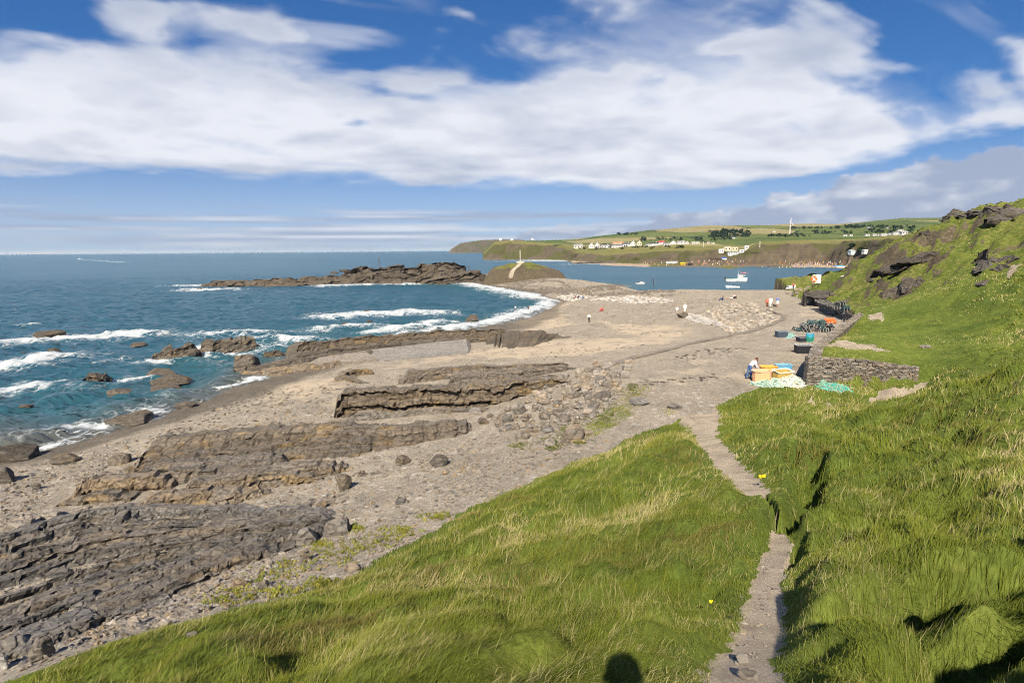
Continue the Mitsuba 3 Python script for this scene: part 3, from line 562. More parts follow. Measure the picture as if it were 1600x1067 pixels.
# the big layered ledge in the middle of the foreshore
lm = 'long layered brown rock ledge '
ledge('rock_ledge', 'tall blocky brown rock ledge with a dark undercut, in the middle of the foreshore', PZ([(512, 611, 3.9), (560, 606, 4.0), (600, 606, 4.1), (680, 605, 4.1), (740, 604, 4.1), (800, 598, 4.2), (850, 594, 4.2), (900, 588, 4.3)]), back=2.6, lean=.16, warm=.6, bright=.42, seed=1, taper=.9, lay=(.12, .5), joint=1.5, fine=1.25, rough=1.5, step=.26)
ledge('rock_ledge', 'thin grey rock shelf at the foot of the tall blocky ledge', PZ([(528, 646, 2.45), (600, 644, 2.5), (660, 640, 2.55), (720, 637, 2.8), (770, 634, 3.1)]), back=1.5, lean=.3, warm=.3, bright=.56, seed=2, lay=(.08, .25), joint=2.5)
ledge('rock_ledge', 'brown layered ledge with a jagged top behind the tall blocky ledge', PZ([(618, 581, 2.9), (660, 577, 3.0), (720, 573, 3.1), (780, 571, 3.2), (840, 569, 3.4), (895, 567, 3.6)]), back=1.8, lean=.5, warm=.5, bright=.40, seed=3, lay=(.12, .35), joint=1.4)
ledge('rock_ledge', 'flat topped rock step between the tall ledge and the jagged one behind', PZ([(690, 588, 3.3), (760, 583, 3.5), (840, 579, 3.7), (915, 572, 3.9)]), back=1.5, lean=.5, warm=.5, bright=.44, seed=31, lay=(.1, .3), joint=1.4)
# seaward ledges by the tidal pool
ledge('rock_ledge', 'upper layer of the dark seaward reef beyond the tidal pool', PZ([(452, 543, 2.0), (480, 536, 2.3), (520, 531, 2.3), (580, 526, 2.3), (640, 521, 2.4), (700, 517, 2.4), (740, 516, 2.4), (800, 515, 2.3)]), back=3, lean=.35, warm=.55, bright=.30, seed=4, lay=(.15, .5), joint=1.0, step=.35)
ledge('rock_ledge', 'middle layer of the dark seaward reef, above the tidal pool', PZ([(446, 553, 1.7), (500, 549, 1.75), (560, 543, 1.8), (620, 537, 1.8), (680, 532, 1.8), (736, 527, 1.9)]), back=3, lean=.3, warm=.45, bright=.30, seed=5, lay=(.15, .4), joint=2.5)
ledge('rock_ledge', 'lowest layer of the seaward reef, running out to the sea on the left', PZ([(362, 575, 1.1), (400, 571, 1.1), (450, 563, 1.35), (500, 557, 1.45), (560, 551, 1.5), (612, 546, 1.6)]), back=2.6, lean=.4, warm=.45, bright=.33, seed=6, lay=(.15, .4), joint=2.5)
ledge('rock_ledge', 'square stepped rock block standing at the sea end of the reef', PZ([(362, 558, 2.0), (378, 556, 2.15), (394, 557, 2.1), (402, 562, 1.6)]), back=2.0, lean=.2, warm=.5, bright=.3, seed=7, lay=(.3, .6), joint=2.4, taper=.3)
ledge('rock_ledge', 'yellow fringed foot of the seaward reef on the sand', PZ([(360, 583, .7), (400, 579, .8), (440, 573, 1.0), (500, 567, 1.15), (545, 562, 1.2)]), back=2, lean=.8, warm=.8, bright=.6, seed=8, lay=(.1, .3), joint=1.0)
ledge('rock_ledge', 'dark mussel-covered rock bank sloping down to the sand right of the pool', PZ([(738, 517, 2.3), (790, 516, 2.3), (840, 517, 2.25), (880, 519, 2.1), (905, 523, 1.9)]), back=2, lean=10, warm=.55, bright=.30, seed=9, lay=(.04, .12), joint=.9, rough=1.6, taper=6)
# the crescent rock on the sand
ledge('rock_ledge', 'low curved rock rim around a patch of pale sand', np.vstack([P(590, 577, 1.9), P(560, 577, 1.9), P(541, 580, 1.9), P(536, 586, 1.85), P(545, 592, 1.8), P(560, 596, 1.75), P(584, 597, 1.6)]), back=.9, lean=.15, warm=.75, bright=.5, seed=10, lay=(.1, .3), joint=.9, fine=1.3)
# the near ledges
ledge('rock_ledge', 'long rough brown ledge crossing the beach in front of the tall blocky one', PZ([(212, 688, 3.0), (240, 684, 3.1), (300, 680, 3.2), (360, 675, 3.3), (430, 669, 3.4), (520, 668, 3.5), (600, 668, 3.5), (680, 662, 3.6), (745, 657, 3.7)]), back=1.5, lean=2.0, warm=.55, bright=.36, seed=11, lay=(.08, .35), joint=.9, rough=1.15, fine=1.1)
ledge('rock_ledge', 'darker lower band of the long rough ledge', PZ([(215, 712, 2.6), (300, 706, 2.75), (380, 700, 2.9), (460, 692, 3.0), (560, 690, 3.05), (650, 682, 3.1)]), back=1.0, lean=1.6, warm=.5, bright=.34, seed=12, lay=(.08, .3), joint=1.1, rough=1.1)
ledge('rock_ledge', 'lower grey ledge of thin beds left of centre on the beach', PZ([(205, 730, 2.5), (300, 724, 2.7), (380, 718, 2.8), (460, 709, 2.9)]), back=1.0, lean=1.8, warm=.35, bright=.36, seed=13, lay=(.06, .2), joint=1.3)
ledge('rock_ledge', 'ochre faced block ledge with a flat grey top near the left edge', PZ([(90, 758, 2.55), (130, 753, 2.6), (180, 748, 2.7), (240, 743, 2.8), (275, 738, 2.9)]), back=1.1, lean=.35, warm=.85, bright=.55, seed=14, lay=(.2, .6), joint=1.5, fine=1.2)
for i, (row, lab, w_, b_) in enumerate([
    ([(150, 793, 2.6), (200, 786, 2.7), (255, 776, 2.8), (320, 766, 2.9), (400, 754, 3.0)], 'ochre and brown bedded ledge under the flat topped block ledge', .85, .52),
    ([(235, 764, 2.85), (300, 752, 2.95), (380, 741, 3.05), (480, 731, 3.15), (565, 724, 3.2)], 'narrow brown rock strip rising from shingle, longest of the strips on the beach', .6, .48),
    ([(280, 788, 2.95), (340, 775, 3.0), (400, 763, 3.1), (455, 750, 3.15)], 'short brown rock strip beside the longest strip on the shingle', .7, .5),
    ([(255, 806, 2.9), (320, 792, 3.0), (400, 776, 3.1)], 'thin rock strip almost buried in shingle above the grey slabs', .6, .52),
    ([(60, 782, 2.35), (110, 776, 2.4), (160, 771, 2.5), (230, 764, 2.6)], 'brown bedded ledge just below the ochre faced block', .6, .4), ([(120, 818, 2.75), (190, 806, 2.8), (250, 797, 2.85)], 'grey ledge left of the short strips, above the tilted slabs', .3, .38), ([(330, 757, 2.95), (400, 745, 3.05), (470, 739, 3.15), (530, 735, 3.2)], 'second narrow strip close below the longest strip', .5, .4), ([(160, 742, 2.5), (230, 737, 2.65), (300, 733, 2.75), (360, 727, 2.85)], 'dark broken ledge between the long rough ledge and the flat topped block', .45, .36), ([(560, 742, 3.3), (620, 735, 3.35), (690, 728, 3.45)], 'faint low rib of rock at the right end of the strips', .5, .46),
    ([(465, 790, 3.55), (510, 785, 3.6), (545, 781, 3.6)], 'low brown rock strip with loose stones at its end, on the shingle', .55, .5)]):
    ledge('rock_ledge', lab, PZ(row), back=1.3, lean=.7, warm=w_, bright=b_, seed=15 + i, lay=(.08, .3), joint=1.2, taper=2)
# the tilted grey slabs at the lower left, beds standing side by side
ga = np.array([(-60, 850), (0, 835), (70, 812), (140, 795), (230, 790), (320, 793), (420, 798), (520, 800)], float)
gb = np.array([(-120, 1074), (-40, 1050), (60, 1012), (140, 982), (220, 950), (300, 912), (400, 866), (510, 834)], float)
nS = 26
for i in range(nS):
    t = (i + .5) / nS
    row = lerp(ga, gb, t)
    ss_ = np.linspace(0, 7, 15)
    a, b = sorted(rng.uniform(0, 7, 2))
    if b - a < 3.2: a, b = max(0, a - 1.8), min(7, b + 1.8)
    if i % 3 == 0: a, b = 0, min(7, b + 2)
    u = np.linspace(a, b, 10)
    px, py = np.interp(u, range(8), row[:, 0]), np.interp(u, range(8), row[:, 1])
    g = seen(px, py); up = rng.uniform(.28, .62)
    g2 = np.stack([P(px[j], py[j], g[j, 2] + up) for j in range(10)])
    ledge('rock_slab', 'tilted dark grey rock slab among the bedded slabs at the lower left', g2, back=rng.uniform(.7, 1.5), dip=rng.uniform(.15, .5), lean=rng.uniform(.1, .5), warm=rng.uniform(.08, .45), bright=rng.uniform(.24, .44), seed=40 + i, lay=(.05, .22), joint=rng.uniform(.9, 2.2), taper=rng.uniform(.5, 1.6), group='tilted grey slabs at the lower left', rough=1.0, category='rock slab')
# pale smooth slabs of the tidal pool
def slab(name, label, corners, thick, warm, bright, cat_='rock slab'):
    c = np.array([P(*k) for k in corners]); n = 26
    u, v = np.meshgrid(np.linspace(0, 1, n), np.linspace(0, 1, n), indexing='ij')
    g = (1 - u)[..., None] * ((1 - v)[..., None] * c[0] + v[..., None] * c[3]) + u[..., None] * ((1 - v)[..., None] * c[1] + v[..., None] * c[2])
    e = np.minimum(np.minimum(u, 1 - u), np.minimum(v, 1 - v))
    g[..., 2] += .06 * (N2(g[..., 0], g[..., 1], .8, 3, 8) - .5) - thick * (e < .001)
    k = key_of(name); put(k, rocky((g.reshape(-1, 3), grid_faces(n, n)), warm, bright, smooth=False)); tag(k, label, cat_)
slab('pool_slab', 'smooth pale blue grey rock slab of the tidal pool, by the dark bank', [(596, 562, 1.15), (738, 551, 1.15), (734, 528, 1.85), (575, 546, 1.7)], .6, .05, .80)
slab('pool_slab', 'pale buff slab left of the tidal pool slab, marked with fine ripples', [(470, 571, 1.0), (594, 561, 1.1), (572, 547, 1.6), (500, 557, 1.45)], .6, .35, .85)
# the far reef and its rocks
ledge('rock_reef', 'long low brown reef reaching out to sea beyond the bay', QD([(308, 442, 254), (330, 440.5, 254), (360, 439.5, 254), (420, 437, 255), (470, 435, 256), (510, 431.5, 258), (560, 430, 260), (600, 431, 262)]), back=9, lean=.7, warm=.5, bright=.27, seed=70, lay=(.4, 1.4), joint=4, rough=2.2, taper=6, floor=-.4, category='reef', fine=1.5)
ledge('rock_reef', 'higher layered brown headland of the reef, left of the green islet', QD([(516, 430, 262), (560, 421, 263), (600, 419, 264), (650, 417, 265), (656, 412, 266), (700, 410, 266), (724, 409.5, 266), (730, 415, 266)]), back=14, lean=.8, warm=.5, bright=.27, seed=71, lay=(.5, 1.5), joint=5, rough=2.6, taper=5, floor=-.4, category='reef', fine=1.5)
ledge('rock_reef', 'dark rocky shelf joining the reef to the pebble breakwater', QD([(640, 434, 262), (690, 431, 262), (730, 425, 262), (765, 424, 270)]), back=10, lean=1.5, warm=.55, bright=.24, seed=72, lay=(.3, 1.2), joint=4, rough=2.2, taper=5, floor=-.4, category='reef', fine=1.4)
ledge('rock_reef', 'dark flat skerry before the far sandy cove', QD([(884, 411.5, 610), (905, 410.5, 612), (940, 409, 615), (980, 409.5, 615), (1005, 410, 618)]), back=10, lean=1, warm=.4, bright=.3, seed=73, lay=(.5, 1.5), joint=8, rough=2.5, taper=10, floor=-.4, category='reef')

def boulder_mesh(r, sub=2, flat=.75, cuts=9, noise=.03, elong=(1, .8)):
    m = trimesh.creation.icosphere(subdivisions=sub); u = np.array(m.vertices)
    n = r.normal(size=(cuts, 3)); n /= np.linalg.norm(n, axis=1, keepdims=True); d = r.uniform(.48, .86, cuts)
    k = np.maximum(u @ n.T, 1e-3); rad = np.minimum(1.0, (d / k).min(1))
    v = u * rad[:, None]
    v *= 1 + noise * (fb(u * 2.2 + r.uniform(0, 99, 3), 3)[:, None] - .5) * 2
    v *= np.array([elong[0], elong[1], flat]) / np.abs(v).max(0)
    return v * .5, np.array(m.faces)           # fits a box of elong x flat
def rock_at(px, py, w, h, name, label, warm=.5, bright=.55, group=None, seed=None, sub=3, floor=-9, sink=.30, cat_=None, cuts=13, rz=None, d=None):
    r = np.random.default_rng(int(px * 7 + py * 131) if seed is None else seed)
    g = seen(px, py, floor)
    D = (g - EYE) @ FW; s = D / F
    W, H = w * s, max(h * s * 1.05, .25 * w * s if h < .3 * w else 0)
    v, f = boulder_mesh(r, sub, 1, cuts, .035, (1, 1))
    a = r.uniform(-.35, .35) if rz is None else rz
    v = v * np.array([W, d * s if d else W * r.uniform(.6, .85), H * 1.2])
    v, f = xf((v, f), rz=a)
    back = (d * s if d else W * .7) * .5
    dirn = (g - EYE)[:2] / np.linalg.norm((g - EYE)[:2])
    v = v + g + np.array([dirn[0] * back, dirn[1] * back, H * (.5 - sink) * 1.0])
    k = key_of(name)
    put(k, rocky((v, f), warm, bright)); tag(k, label, cat_ or name.replace('_', ' '), group)
    return k
BIG = [(959, 613, 27, 24, .35, .74, 'large pale buff boulder at the right end of the boulder pile'), (940, 598, 22, 13, .05, .46, 'purplish grey flat boulder near the top of the boulder pile'),
    (940, 625, 30, 16, .25, .33, 'dark brown boulder beneath the large pale buff one in the pile'), (931, 640, 20, 20, .4, .62, 'buff boulder on the grass edge of the pile, right of a grey one'), (921, 651, 22, 16, .1, .56, 'rounded grey boulder resting on the grass edge of the pile'),
    (892, 644, 28, 13, .55, .5, 'wide brown boulder in the pile, above two small white stones'), (872, 651, 22, 11, .5, .40, 'dark brown flat boulder at the lower side of the pile'), (907, 651, 13, 10, .2, 1.0, 'white angular stone at the foot of the pile'), (893, 648, 12, 7, .2, .95, 'second white stone, just left of the angular one'),
    (896, 692, 38, 32, .5, .60, 'biggest brown boulder, alone on the green patch below the pile'), (921, 682, 20, 11, .65, .66, 'tan flat stone right of the biggest brown boulder'), (855, 678, 22, 12, .0, .52, 'blue grey slab left of the biggest brown boulder'),
    (859, 700, 20, 16, .3, .80, 'pale pointed stone among low green plants'), (998, 636, 36, 13, .0, .66, 'flat blue grey slab lying alone where the grass meets the path'), (1054, 642, 24, 13, .2, .55, 'grey rounded stone at the mouth of the footpath'),
    (755, 664, 18, 13, .6, .38, 'dark brown squared stone at the foot of the tall ledge'), (742, 648, 24, 11, .1, .78, 'pale grey slab lying against the tall ledge'), (797, 673, 20, 9, .1, .38, 'dark slate grey stone below the boulder pile'), (820, 613, 9, 7, .1, 1.1, 'small bright white stone on top of the ledge'), (848, 603, 20, 14, .4, .75, 'buff boulder at the upper left of the boulder pile'),
    (685, 731, 33, 22, .25, .30, 'round dark grey boulder alone on the shingle'), (632, 727, 29, 15, .6, .42, 'brown angular boulder left of the round dark one'), (538, 768, 32, 38, .5, .42, 'tall square brown block standing on the shingle'), (566, 744, 12, 10, .5, .4, 'small brown stone beside the tall square block'),
    (626, 789, 17, 15, .1, .42, 'grey angular stone on open shingle above the grass'), (585, 796, 10, 9, .0, .62, 'small blue grey stone left of the grey angular one'), (503, 797, 18, 14, .85, .5, 'ochre brown stone at the end of a low rock strip'), (529, 838, 48, 30, .2, .48, 'large veined grey brown boulder above the yellow green plants'),
    (481, 852, 36, 28, .3, .56, 'pinkish grey weathered boulder left of the large veined one'), (389, 808, 16, 9, .4, .32, 'small dark stone on pale shingle left of centre'), (695, 744, 10, 8, .95, .7, 'small ochre stone below the round dark boulder'), (478, 880, 14, 24, .5, .4, 'narrow upright brown stone beside the trailing plants'),
    (388, 880, 11, 8, .0, .66, 'bright blue grey cobble among pale cobbles'), (371, 880, 18, 13, .2, .95, 'white rounded cobble left of the blue grey one'), (411, 921, 24, 14, .5, .52, 'pinkish brown stone beside a dark hollow near the grass'), (374, 920, 32, 14, .8, .66, 'broad orange buff stone close to the grass edge'),
    (550, 893, 30, 14, .6, .55, 'brown stone half hidden at the grass edge'), (241, 905, 28, 14, .4, .60, 'pinkish elongated boulder lying on the grey slabs'), (209, 979, 26, 18, .35, .82, 'pale oval boulder by the grass at the lower left'), (186, 974, 20, 12, .0, .66, 'blue grey oval cobble left of the pale oval boulder'),
    (248, 919, 15, 10, .0, .80, 'pale blue wedge shaped stone under the pinkish elongated boulder'), (204, 928, 13, 12, .3, .8, 'small pale upright cobble on the slabs'), (191, 930, 16, 11, .35, .72, 'buff cobble touching the small pale upright one'), (257, 980, 24, 11, .35, .72, 'flat buff stone at the grass edge, right of the pale oval boulder'),
    (27, 1024, 48, 30, .15, .36, 'dark grey block in the bottom left corner'), (68, 1030, 38, 36, .35, .38, 'brown angular block right of the dark grey corner block'), (4, 1050, 30, 28, .0, .95, 'bluish white boulder in the very bottom left corner'), (126, 866, 32, 20, .5, .48, 'yellow stained lumpy boulder set between grey slabs'),
    (92, 903, 36, 13, .1, .26, 'dark slate block casting a black shadow on the slabs'), (125, 955, 38, 8, .1, .5, 'long thin grey slab lying loose on the bedded rock'), (192, 727, 44, 24, .5, .46, 'squared brown block at the seaward end of the long rough ledge'), (203, 741, 20, 14, .6, .45, 'smaller block below the squared brown one'),
    (57, 766, 15, 11, .3, .34, 'small dark stone on pale shingle near the left edge'), (36, 826, 42, 20, .35, .72, 'flat pale slab on the shingle at the left edge'), (80, 812, 34, 17, .25, .95, 'whitish slab leaning beside the ochre faced ledge'), (281, 792, 12, 9, .1, 1.0, 'small white cobble on the narrow rock strips'),
    (4, 758, 50, 30, .3, .30, 'dark weedy rock cut by the left edge of the beach'), (257, 836, 30, 26, .2, .5, 'grey block above a black shadowed hollow'), (300, 1000, 20, 10, .3, .7, 'buff stone tucked under the grass bank'), (1168, 1064, 34, 16, .2, .62, 'pale rock set in the footpath at the bottom of the picture'), (1162, 1040, 24, 14, .2, .66, 'smaller pale rock in the footpath just above another')]
for px, py, w, h, wm, br, lab in BIG: rock_at(px, py, w, h, 'boulder', lab, wm, br)
# three pale squared blocks at the corner of the old slip
for (px, py, w, h), lab in (((983, 571, 15, 8), 'pale squared stone block, topmost of three at the corner of the slip'), ((981, 581, 14, 10), 'pale squared stone block, middle one of three at the corner of the slip'), ((977, 592, 15, 11), 'pale squared stone block, lowest of three at the corner of the slip')):
    g = seen(px, py); s = (g - EYE) @ FW / F; k = key_of('stone_block')
    put(k, rocky(xf(box(w * s, w * s * .8, h * s * 1.1, (0, 0, h * s * .5), .03), g + np.array([0, w * s * .4, -.05]), .1), .25, 1.0)); tag(k, lab, 'stone block')
# the pile of armour rocks
pile = np.array([(765, 655), (800, 640), (860, 600), (900, 580), (930, 572), (968, 575), (968, 620), (945, 650), (900, 665), (860, 668), (820, 690), (780, 680)], float)
pp = shapely.Polygon(pile); nP = 0
while nP < 285:
    px, py = rng.uniform(760, 985), rng.uniform(566, 700)
    if not pp.contains(shapely.Point(px, py)): continue
    w = rng.choice([6, 7, 8, 10, 12, 15, 18], p=[.14, .16, .18, .18, .15, .12, .07]) * rng.uniform(.8, 1.2)
    pale = py < 655 - .25 * (px - 760)
    wm, br = rng.uniform(.1, .6), rng.uniform(.7, 1.25) if pale else rng.uniform(.5, 1.0)
    lab = f"{'large' if w > 12 else 'middle sized' if w > 8.5 else 'small'} {'pale' if br > .95 else 'dull' if br > .72 else 'dark'} {'brown' if wm > .36 else 'grey'} boulder {'at the upper edge' if py < 596 else 'in the upper middle' if py < 628 else 'in the lower middle' if py < 658 else 'at the lower edge'} of the boulder pile, {'left part' if px < 840 else 'centre' if px < 915 else 'right part'}"
    rock_at(px, py, w, w * rng.uniform(.5, .8), 'boulder', lab, wm, br, 'boulders of the pile beside the ledge', seed=5000 + nP, sub=2, sink=.1)
    nP += 1
# rocks standing in the sea
for px, py, w, h, br, lab in [(80, 531, 62, 7, .3, 'long low dark rock awash in white surf, far left'), (84, 551, 19, 10, .32, 'rounded dark rock in the waves below the long one awash'), (37, 553, 10, 3, .3, 'tiny dark rock just breaking the waves at the far left'), (215, 543, 32, 7, .38, 'low brown rock left of the large sea rocks'),
    (58, 603, 24, 6, .26, 'dark rock in the surf by the left edge'), (265, 590, 0, 0, 0, ''), (252, 591, 54, 17, .42, 'lumpy brown rock in the shallows, right of the toothed one'), (264, 604, 72, 9, .40, 'low flat brown rock awash below the lumpy one'), (188, 622, 54, 10, .5, 'speckled orange brown rock awash in the shallows'), (255, 618, 56, 5, .45, 'thin line of rock just above the water'), (168, 633, 8, 6, .3, 'small round rock alone in the shallows'), (40, 638, 22, 4, .3, 'flat dark rock barely above the shallow water'),
    (575, 490, 16, 7, .36, 'dark rock in a band of white water in mid bay'), (577, 503, 9, 4, .35, 'small rock below the one in white water'), (494, 516, 20, 5, .36, 'low dark rock in mid bay, leftmost of three'), (509, 512, 9, 3, .36, 'tiny rock right of the leftmost in mid bay'), (543, 512, 32, 6, .4, 'long broken rock in foam in mid bay'), (738, 504, 24, 13, .34, 'pointed dark rock near the sandy edge of the bay'), (657, 519, 20, 8, .5, 'brown rock close to the seaward reef'), (313, 454, 11, 5, .28, 'small rock off the tip of the far reef'), (524, 428, 16, 5, .3, 'small dark rock behind the far reef'), (541, 425, 22, 3, .3, 'low dark rock behind the far reef, right of another'),
    (200, 668, 80, 20, .42, 'wide weedy brown rock at the water edge'), (20, 724, 74, 32, .34, 'big dark weedy rock at the left edge of the shore'), (100, 727, 54, 17, .42, 'low brown rock right of the big weedy one'), (290, 640, 40, 6, .45, 'flat weedy stones at the edge of the shingle'), (983, 408, 9, 4, .3, 'small rock in the harbour mouth')]:
    if w: rock_at(px, py, w, h, 'sea_rock', lab, .45, br * .62, floor=0, sub=4 if w > 45 else 3, sink=.3, cat_='sea rock', cuts=18, d=w * .8)
def sea_outcrop(lab, rows, h, seed, bright=.42, joint=1.0, lean=.5):
    ledge('sea_rock', lab, PZ(rows), back=2.4, lean=lean, warm=.5, bright=bright * .68, seed=seed, lay=(.1, .4), joint=joint, rough=1.7, taper=2.5, floor=-.3, category='sea rock', step=.5)
sea_outcrop('large jagged brown rock outcrop in the sea, left part of a pair', [(216, 556, .9), (250, 548, 1.4), (280, 541, 1.9), (300, 536, 2.2), (322, 539, 1.6)], 1, 80)
sea_outcrop('lower front part of the large jagged outcrop in the sea', [(214, 561, .4), (250, 555, .8), (290, 549, 1.1), (326, 545, 1.0)], 1, 81)
sea_outcrop('pale brown rock outcrop in the sea, right part of a pair', [(300, 533, 1.6), (330, 531, 1.9), (370, 528, 1.9), (400, 530, 1.5), (420, 534, .8)], 1, 82, .5)
sea_outcrop('small lumpy rocks in the channel beside the reef', [(334, 553, .6), (352, 548, .9), (372, 551, .6)], 1, 83)
sea_outcrop('low weedy rocks between the outcrop and the reef', [(396, 552, .7), (420, 547, 1.2), (440, 545, 1.4), (452, 546, 1.2)], 1, 84)
sea_outcrop('toothed dark rock with upright ribs in the shallows', [(106, 592, .8), (130, 589, 1.0), (160, 586, 1.25), (178, 588, .8), (196, 586, .7)], 1, 85, .32, .5, .3)

# pebbles and stones strewn over the beach: the largest as things, the rest as one mass
def cheap(r):
    p = r.normal(size=(11, 3)); p /= np.linalg.norm(p, axis=1, keepdims=True)
    m = trimesh.convex.convex_hull(p * np.array([.5, .42, .26]) * r.uniform(.85, 1.1, (11, 1))); return np.array(m.vertices), np.array(m.faces)
CH = [cheap(np.random.default_rng(900 + i)) for i in range(14)]
def beach_points(n, rows, seed):
    r = np.random.default_rng(seed); pg = shapely.Polygon(rows); x0, y0, x1, y1 = pg.bounds
    q = r.uniform((x0, y0), (x1, y1), (n * 4, 2)); q = q[shapely.contains_xy(pg, q[:, 0], q[:, 1])][:n]
    g = seen(q[:, 0], q[:, 1]); ok = (SG(g[:, 0], g[:, 1]) < -.05) & (g[:, 2] > -.1)
    return g[ok], r
lower = [(0, 860), (140, 790), (330, 770), (480, 735), (700, 690), (880, 690), (960, 690), (880, 735), (760, 785), (640, 850), (530, 908), (380, 947), (240, 982), (100, 1030), (0, 1060)]
upper = [(0, 740), (100, 715), (260, 670), (420, 610), (520, 600), (520, 660), (300, 685), (200, 740), (90, 760), (60, 830), (0, 850)]
midb = [(880, 570), (900, 540), (1050, 500), (1180, 470), (870, 430), (740, 432), (840, 470), (880, 480), (830, 530), (700, 555), (880, 560)]
stones = []
for rows, n, lo_, hi_, sd_ in ((lower, 3400, 3.0, 11, 1), (upper, 1500, 2.6, 9, 2), (midb, 1500, 1.8, 4.2, 3), ([(0, 830), (320, 790), (500, 830), (240, 980), (0, 1060)], 700, 4, 15, 4), ([(200, 900), (420, 850), (520, 870), (420, 935), (230, 980), (120, 1010)], 900, 4, 15, 6), ([(640, 720), (820, 660), (930, 680), (820, 740), (700, 790)], 1300, 2.5, 8, 7)):
    g, r = beach_points(n, rows, sd_)
    sz = lo_ + (hi_ - lo_) * r.random(len(g)) ** 3.2
    for p, w in zip(g, sz):
        s = np.linalg.norm(p - EYE) / F
        stones.append((w, p, w * s, r.integers(14), r.uniform(0, 6.3), r.uniform(-.3, .3), r.choice([.0, .2, .4, .6, .95], p=[.15, .25, .3, .22, .08]), r.uniform(.45, 1.0)))
stones.sort(key=lambda a: -a[0])
def stone_mesh(a): return xf(CH[a[3]], a[1] + np.array([0, 0, a[2] * .10]), a[4], a[2], a[5])
for a in stones[:300]:
    k = key_of('beach_stone'); put(k, rocky(stone_mesh(a), a[6], a[7])); tag(k, 'loose stone lying on the shingle below the rock ledges', 'stone', 'loose stones on the shingle')
ms, uvs_ = [stone_mesh(a) for a in stones[300:]], []
for m, a in zip(ms, stones[300:]): uvs_.append(np.tile([a[6], a[7]], (len(m[0]), 1)))
v, f = cat(ms)
put('pebbles', mikit.ply((v, f), 'rock', uv=np.vstack(uvs_))); tag('pebbles', 'small pebbles and cobbles scattered over the beach', kind='stuff')


# crags on the hillside
def crag(lab, foot, hpx, seed, bright=.17, lean=1.05, back=3.5):
    g = np.array([seen(*q) for q in foot]); D = np.linalg.norm(g - EYE, axis=1); g = g + np.array([0, .8, 0]); g[:, 2] = HG(g[:, 0], g[:, 1]) + hpx * D / F
    ledge('crag', lab, g, back=back, lean=lean, dip=.05, warm=.35, bright=bright, seed=seed, lay=(.25, .8), joint=2.2, rough=2.0, taper=4, fine=.75, category='crag', step=.5)
for i, a in enumerate([('dark crag in the middle of the hillside, longest of all', [(1352, 440), (1378, 431), (1407, 421), (1431, 413), (1462, 402), (1490, 393)], 13), ('grey rock band below the longest crag on the hill', [(1360, 470), (1385, 466), (1404, 458), (1428, 450), (1470, 436)], 13, 0, .24), ('dark crag high at the right side of the hill', [(1519, 419), (1536, 410), (1556, 405), (1575, 403)], 9, 0, .2), ('dark crag cut by the right edge of the picture', [(1573, 424), (1588, 412), (1604, 404), (1620, 400)], 9, 0, .2),
    ('brown crags along the top of the hill at the skyline', [(1470, 346), (1492, 343), (1530, 336), (1570, 329), (1606, 321)], 5, 0, .26), ('small dark rock at the left foot of the hill', [(1299, 466), (1304, 460), (1309, 456)], 9), ('small rock step near the left shoulder of the hill', [(1325, 470), (1340, 468)], 5), ('thin crag on the upper left slope of the hill', [(1440, 372), (1452, 369), (1466, 368)], 4), ('small crag low at the right, above the meadow', [(1535, 446), (1560, 440), (1580, 432)], 7, 0, .2), ('broken brown rocks near the hill top at the right', [(1540, 352), (1575, 345), (1610, 338)], 5, 0, .26), ('dark sea cliff at the foot of the hill by the harbour', [(1300, 446), (1312, 437), (1322, 428)], 8)]):
    crag(a[0], a[1], a[2], 500 + i, a[4] if len(a) > 4 else .17)

# dark weed along the strand lines, loose stones on the path
def strew(key, label, mat_rows, n, size, seed, warm, br, flat, spread):
    r = np.random.default_rng(seed); ms, us = [], []
    for _ in range(n):
        row = mat_rows[r.integers(len(mat_rows))]; t = r.uniform(0, len(row) - 1.001); i = int(t); q = lerp(np.array(row[i]), np.array(row[i + 1]), t - i) + r.normal(0, 1, 2) * spread
        g = seen(*q); s_ = r.uniform(*size) * (1 if size[1] > .06 else 1)
        m = xf(CH[r.integers(14)], (0, 0, 0), r.uniform(0, 6.3), s_); ms.append((m[0] * [1, 1, flat] + g + [0, 0, s_ * .05], m[1])); us.append(np.tile([r.uniform(*warm), r.uniform(*br)], (len(m[0]), 1)))
    v, f = cat(ms); put(key, mikit.ply((v, f), 'rock', uv=np.vstack(us))); tag(key, label, kind='stuff')
strew('seaweed', 'dark scraps of seaweed and drift left along the strand lines', [[(560, 604), (700, 577), (900, 547)], [(850, 562), (900, 550), (1000, 541)], [(300, 670), (420, 627), (560, 602)], [(930, 510), (1010, 522), (1075, 520)], [(880, 507), (905, 492), (890, 478)], [(240, 690), (350, 640), (440, 604)], [(1060, 560), (1150, 545)], [(1000, 600), (1120, 590)]], 420, (.12, .5), 71, (.3, .6), (.08, .25), .35, (14, 2.2))
strew('path_stones', 'small loose stones lying on the trodden footpath', [[(1170, 1064), (1165, 1010), (1190, 950), (1203, 900), (1214, 850)], [(1180, 757), (1135, 715), (1105, 675), (1090, 645)], [(1160, 742), (1120, 700)]], 420, (.02, .065), 72, (.2, .6), (.6, 1.1), .8, (13, 8))
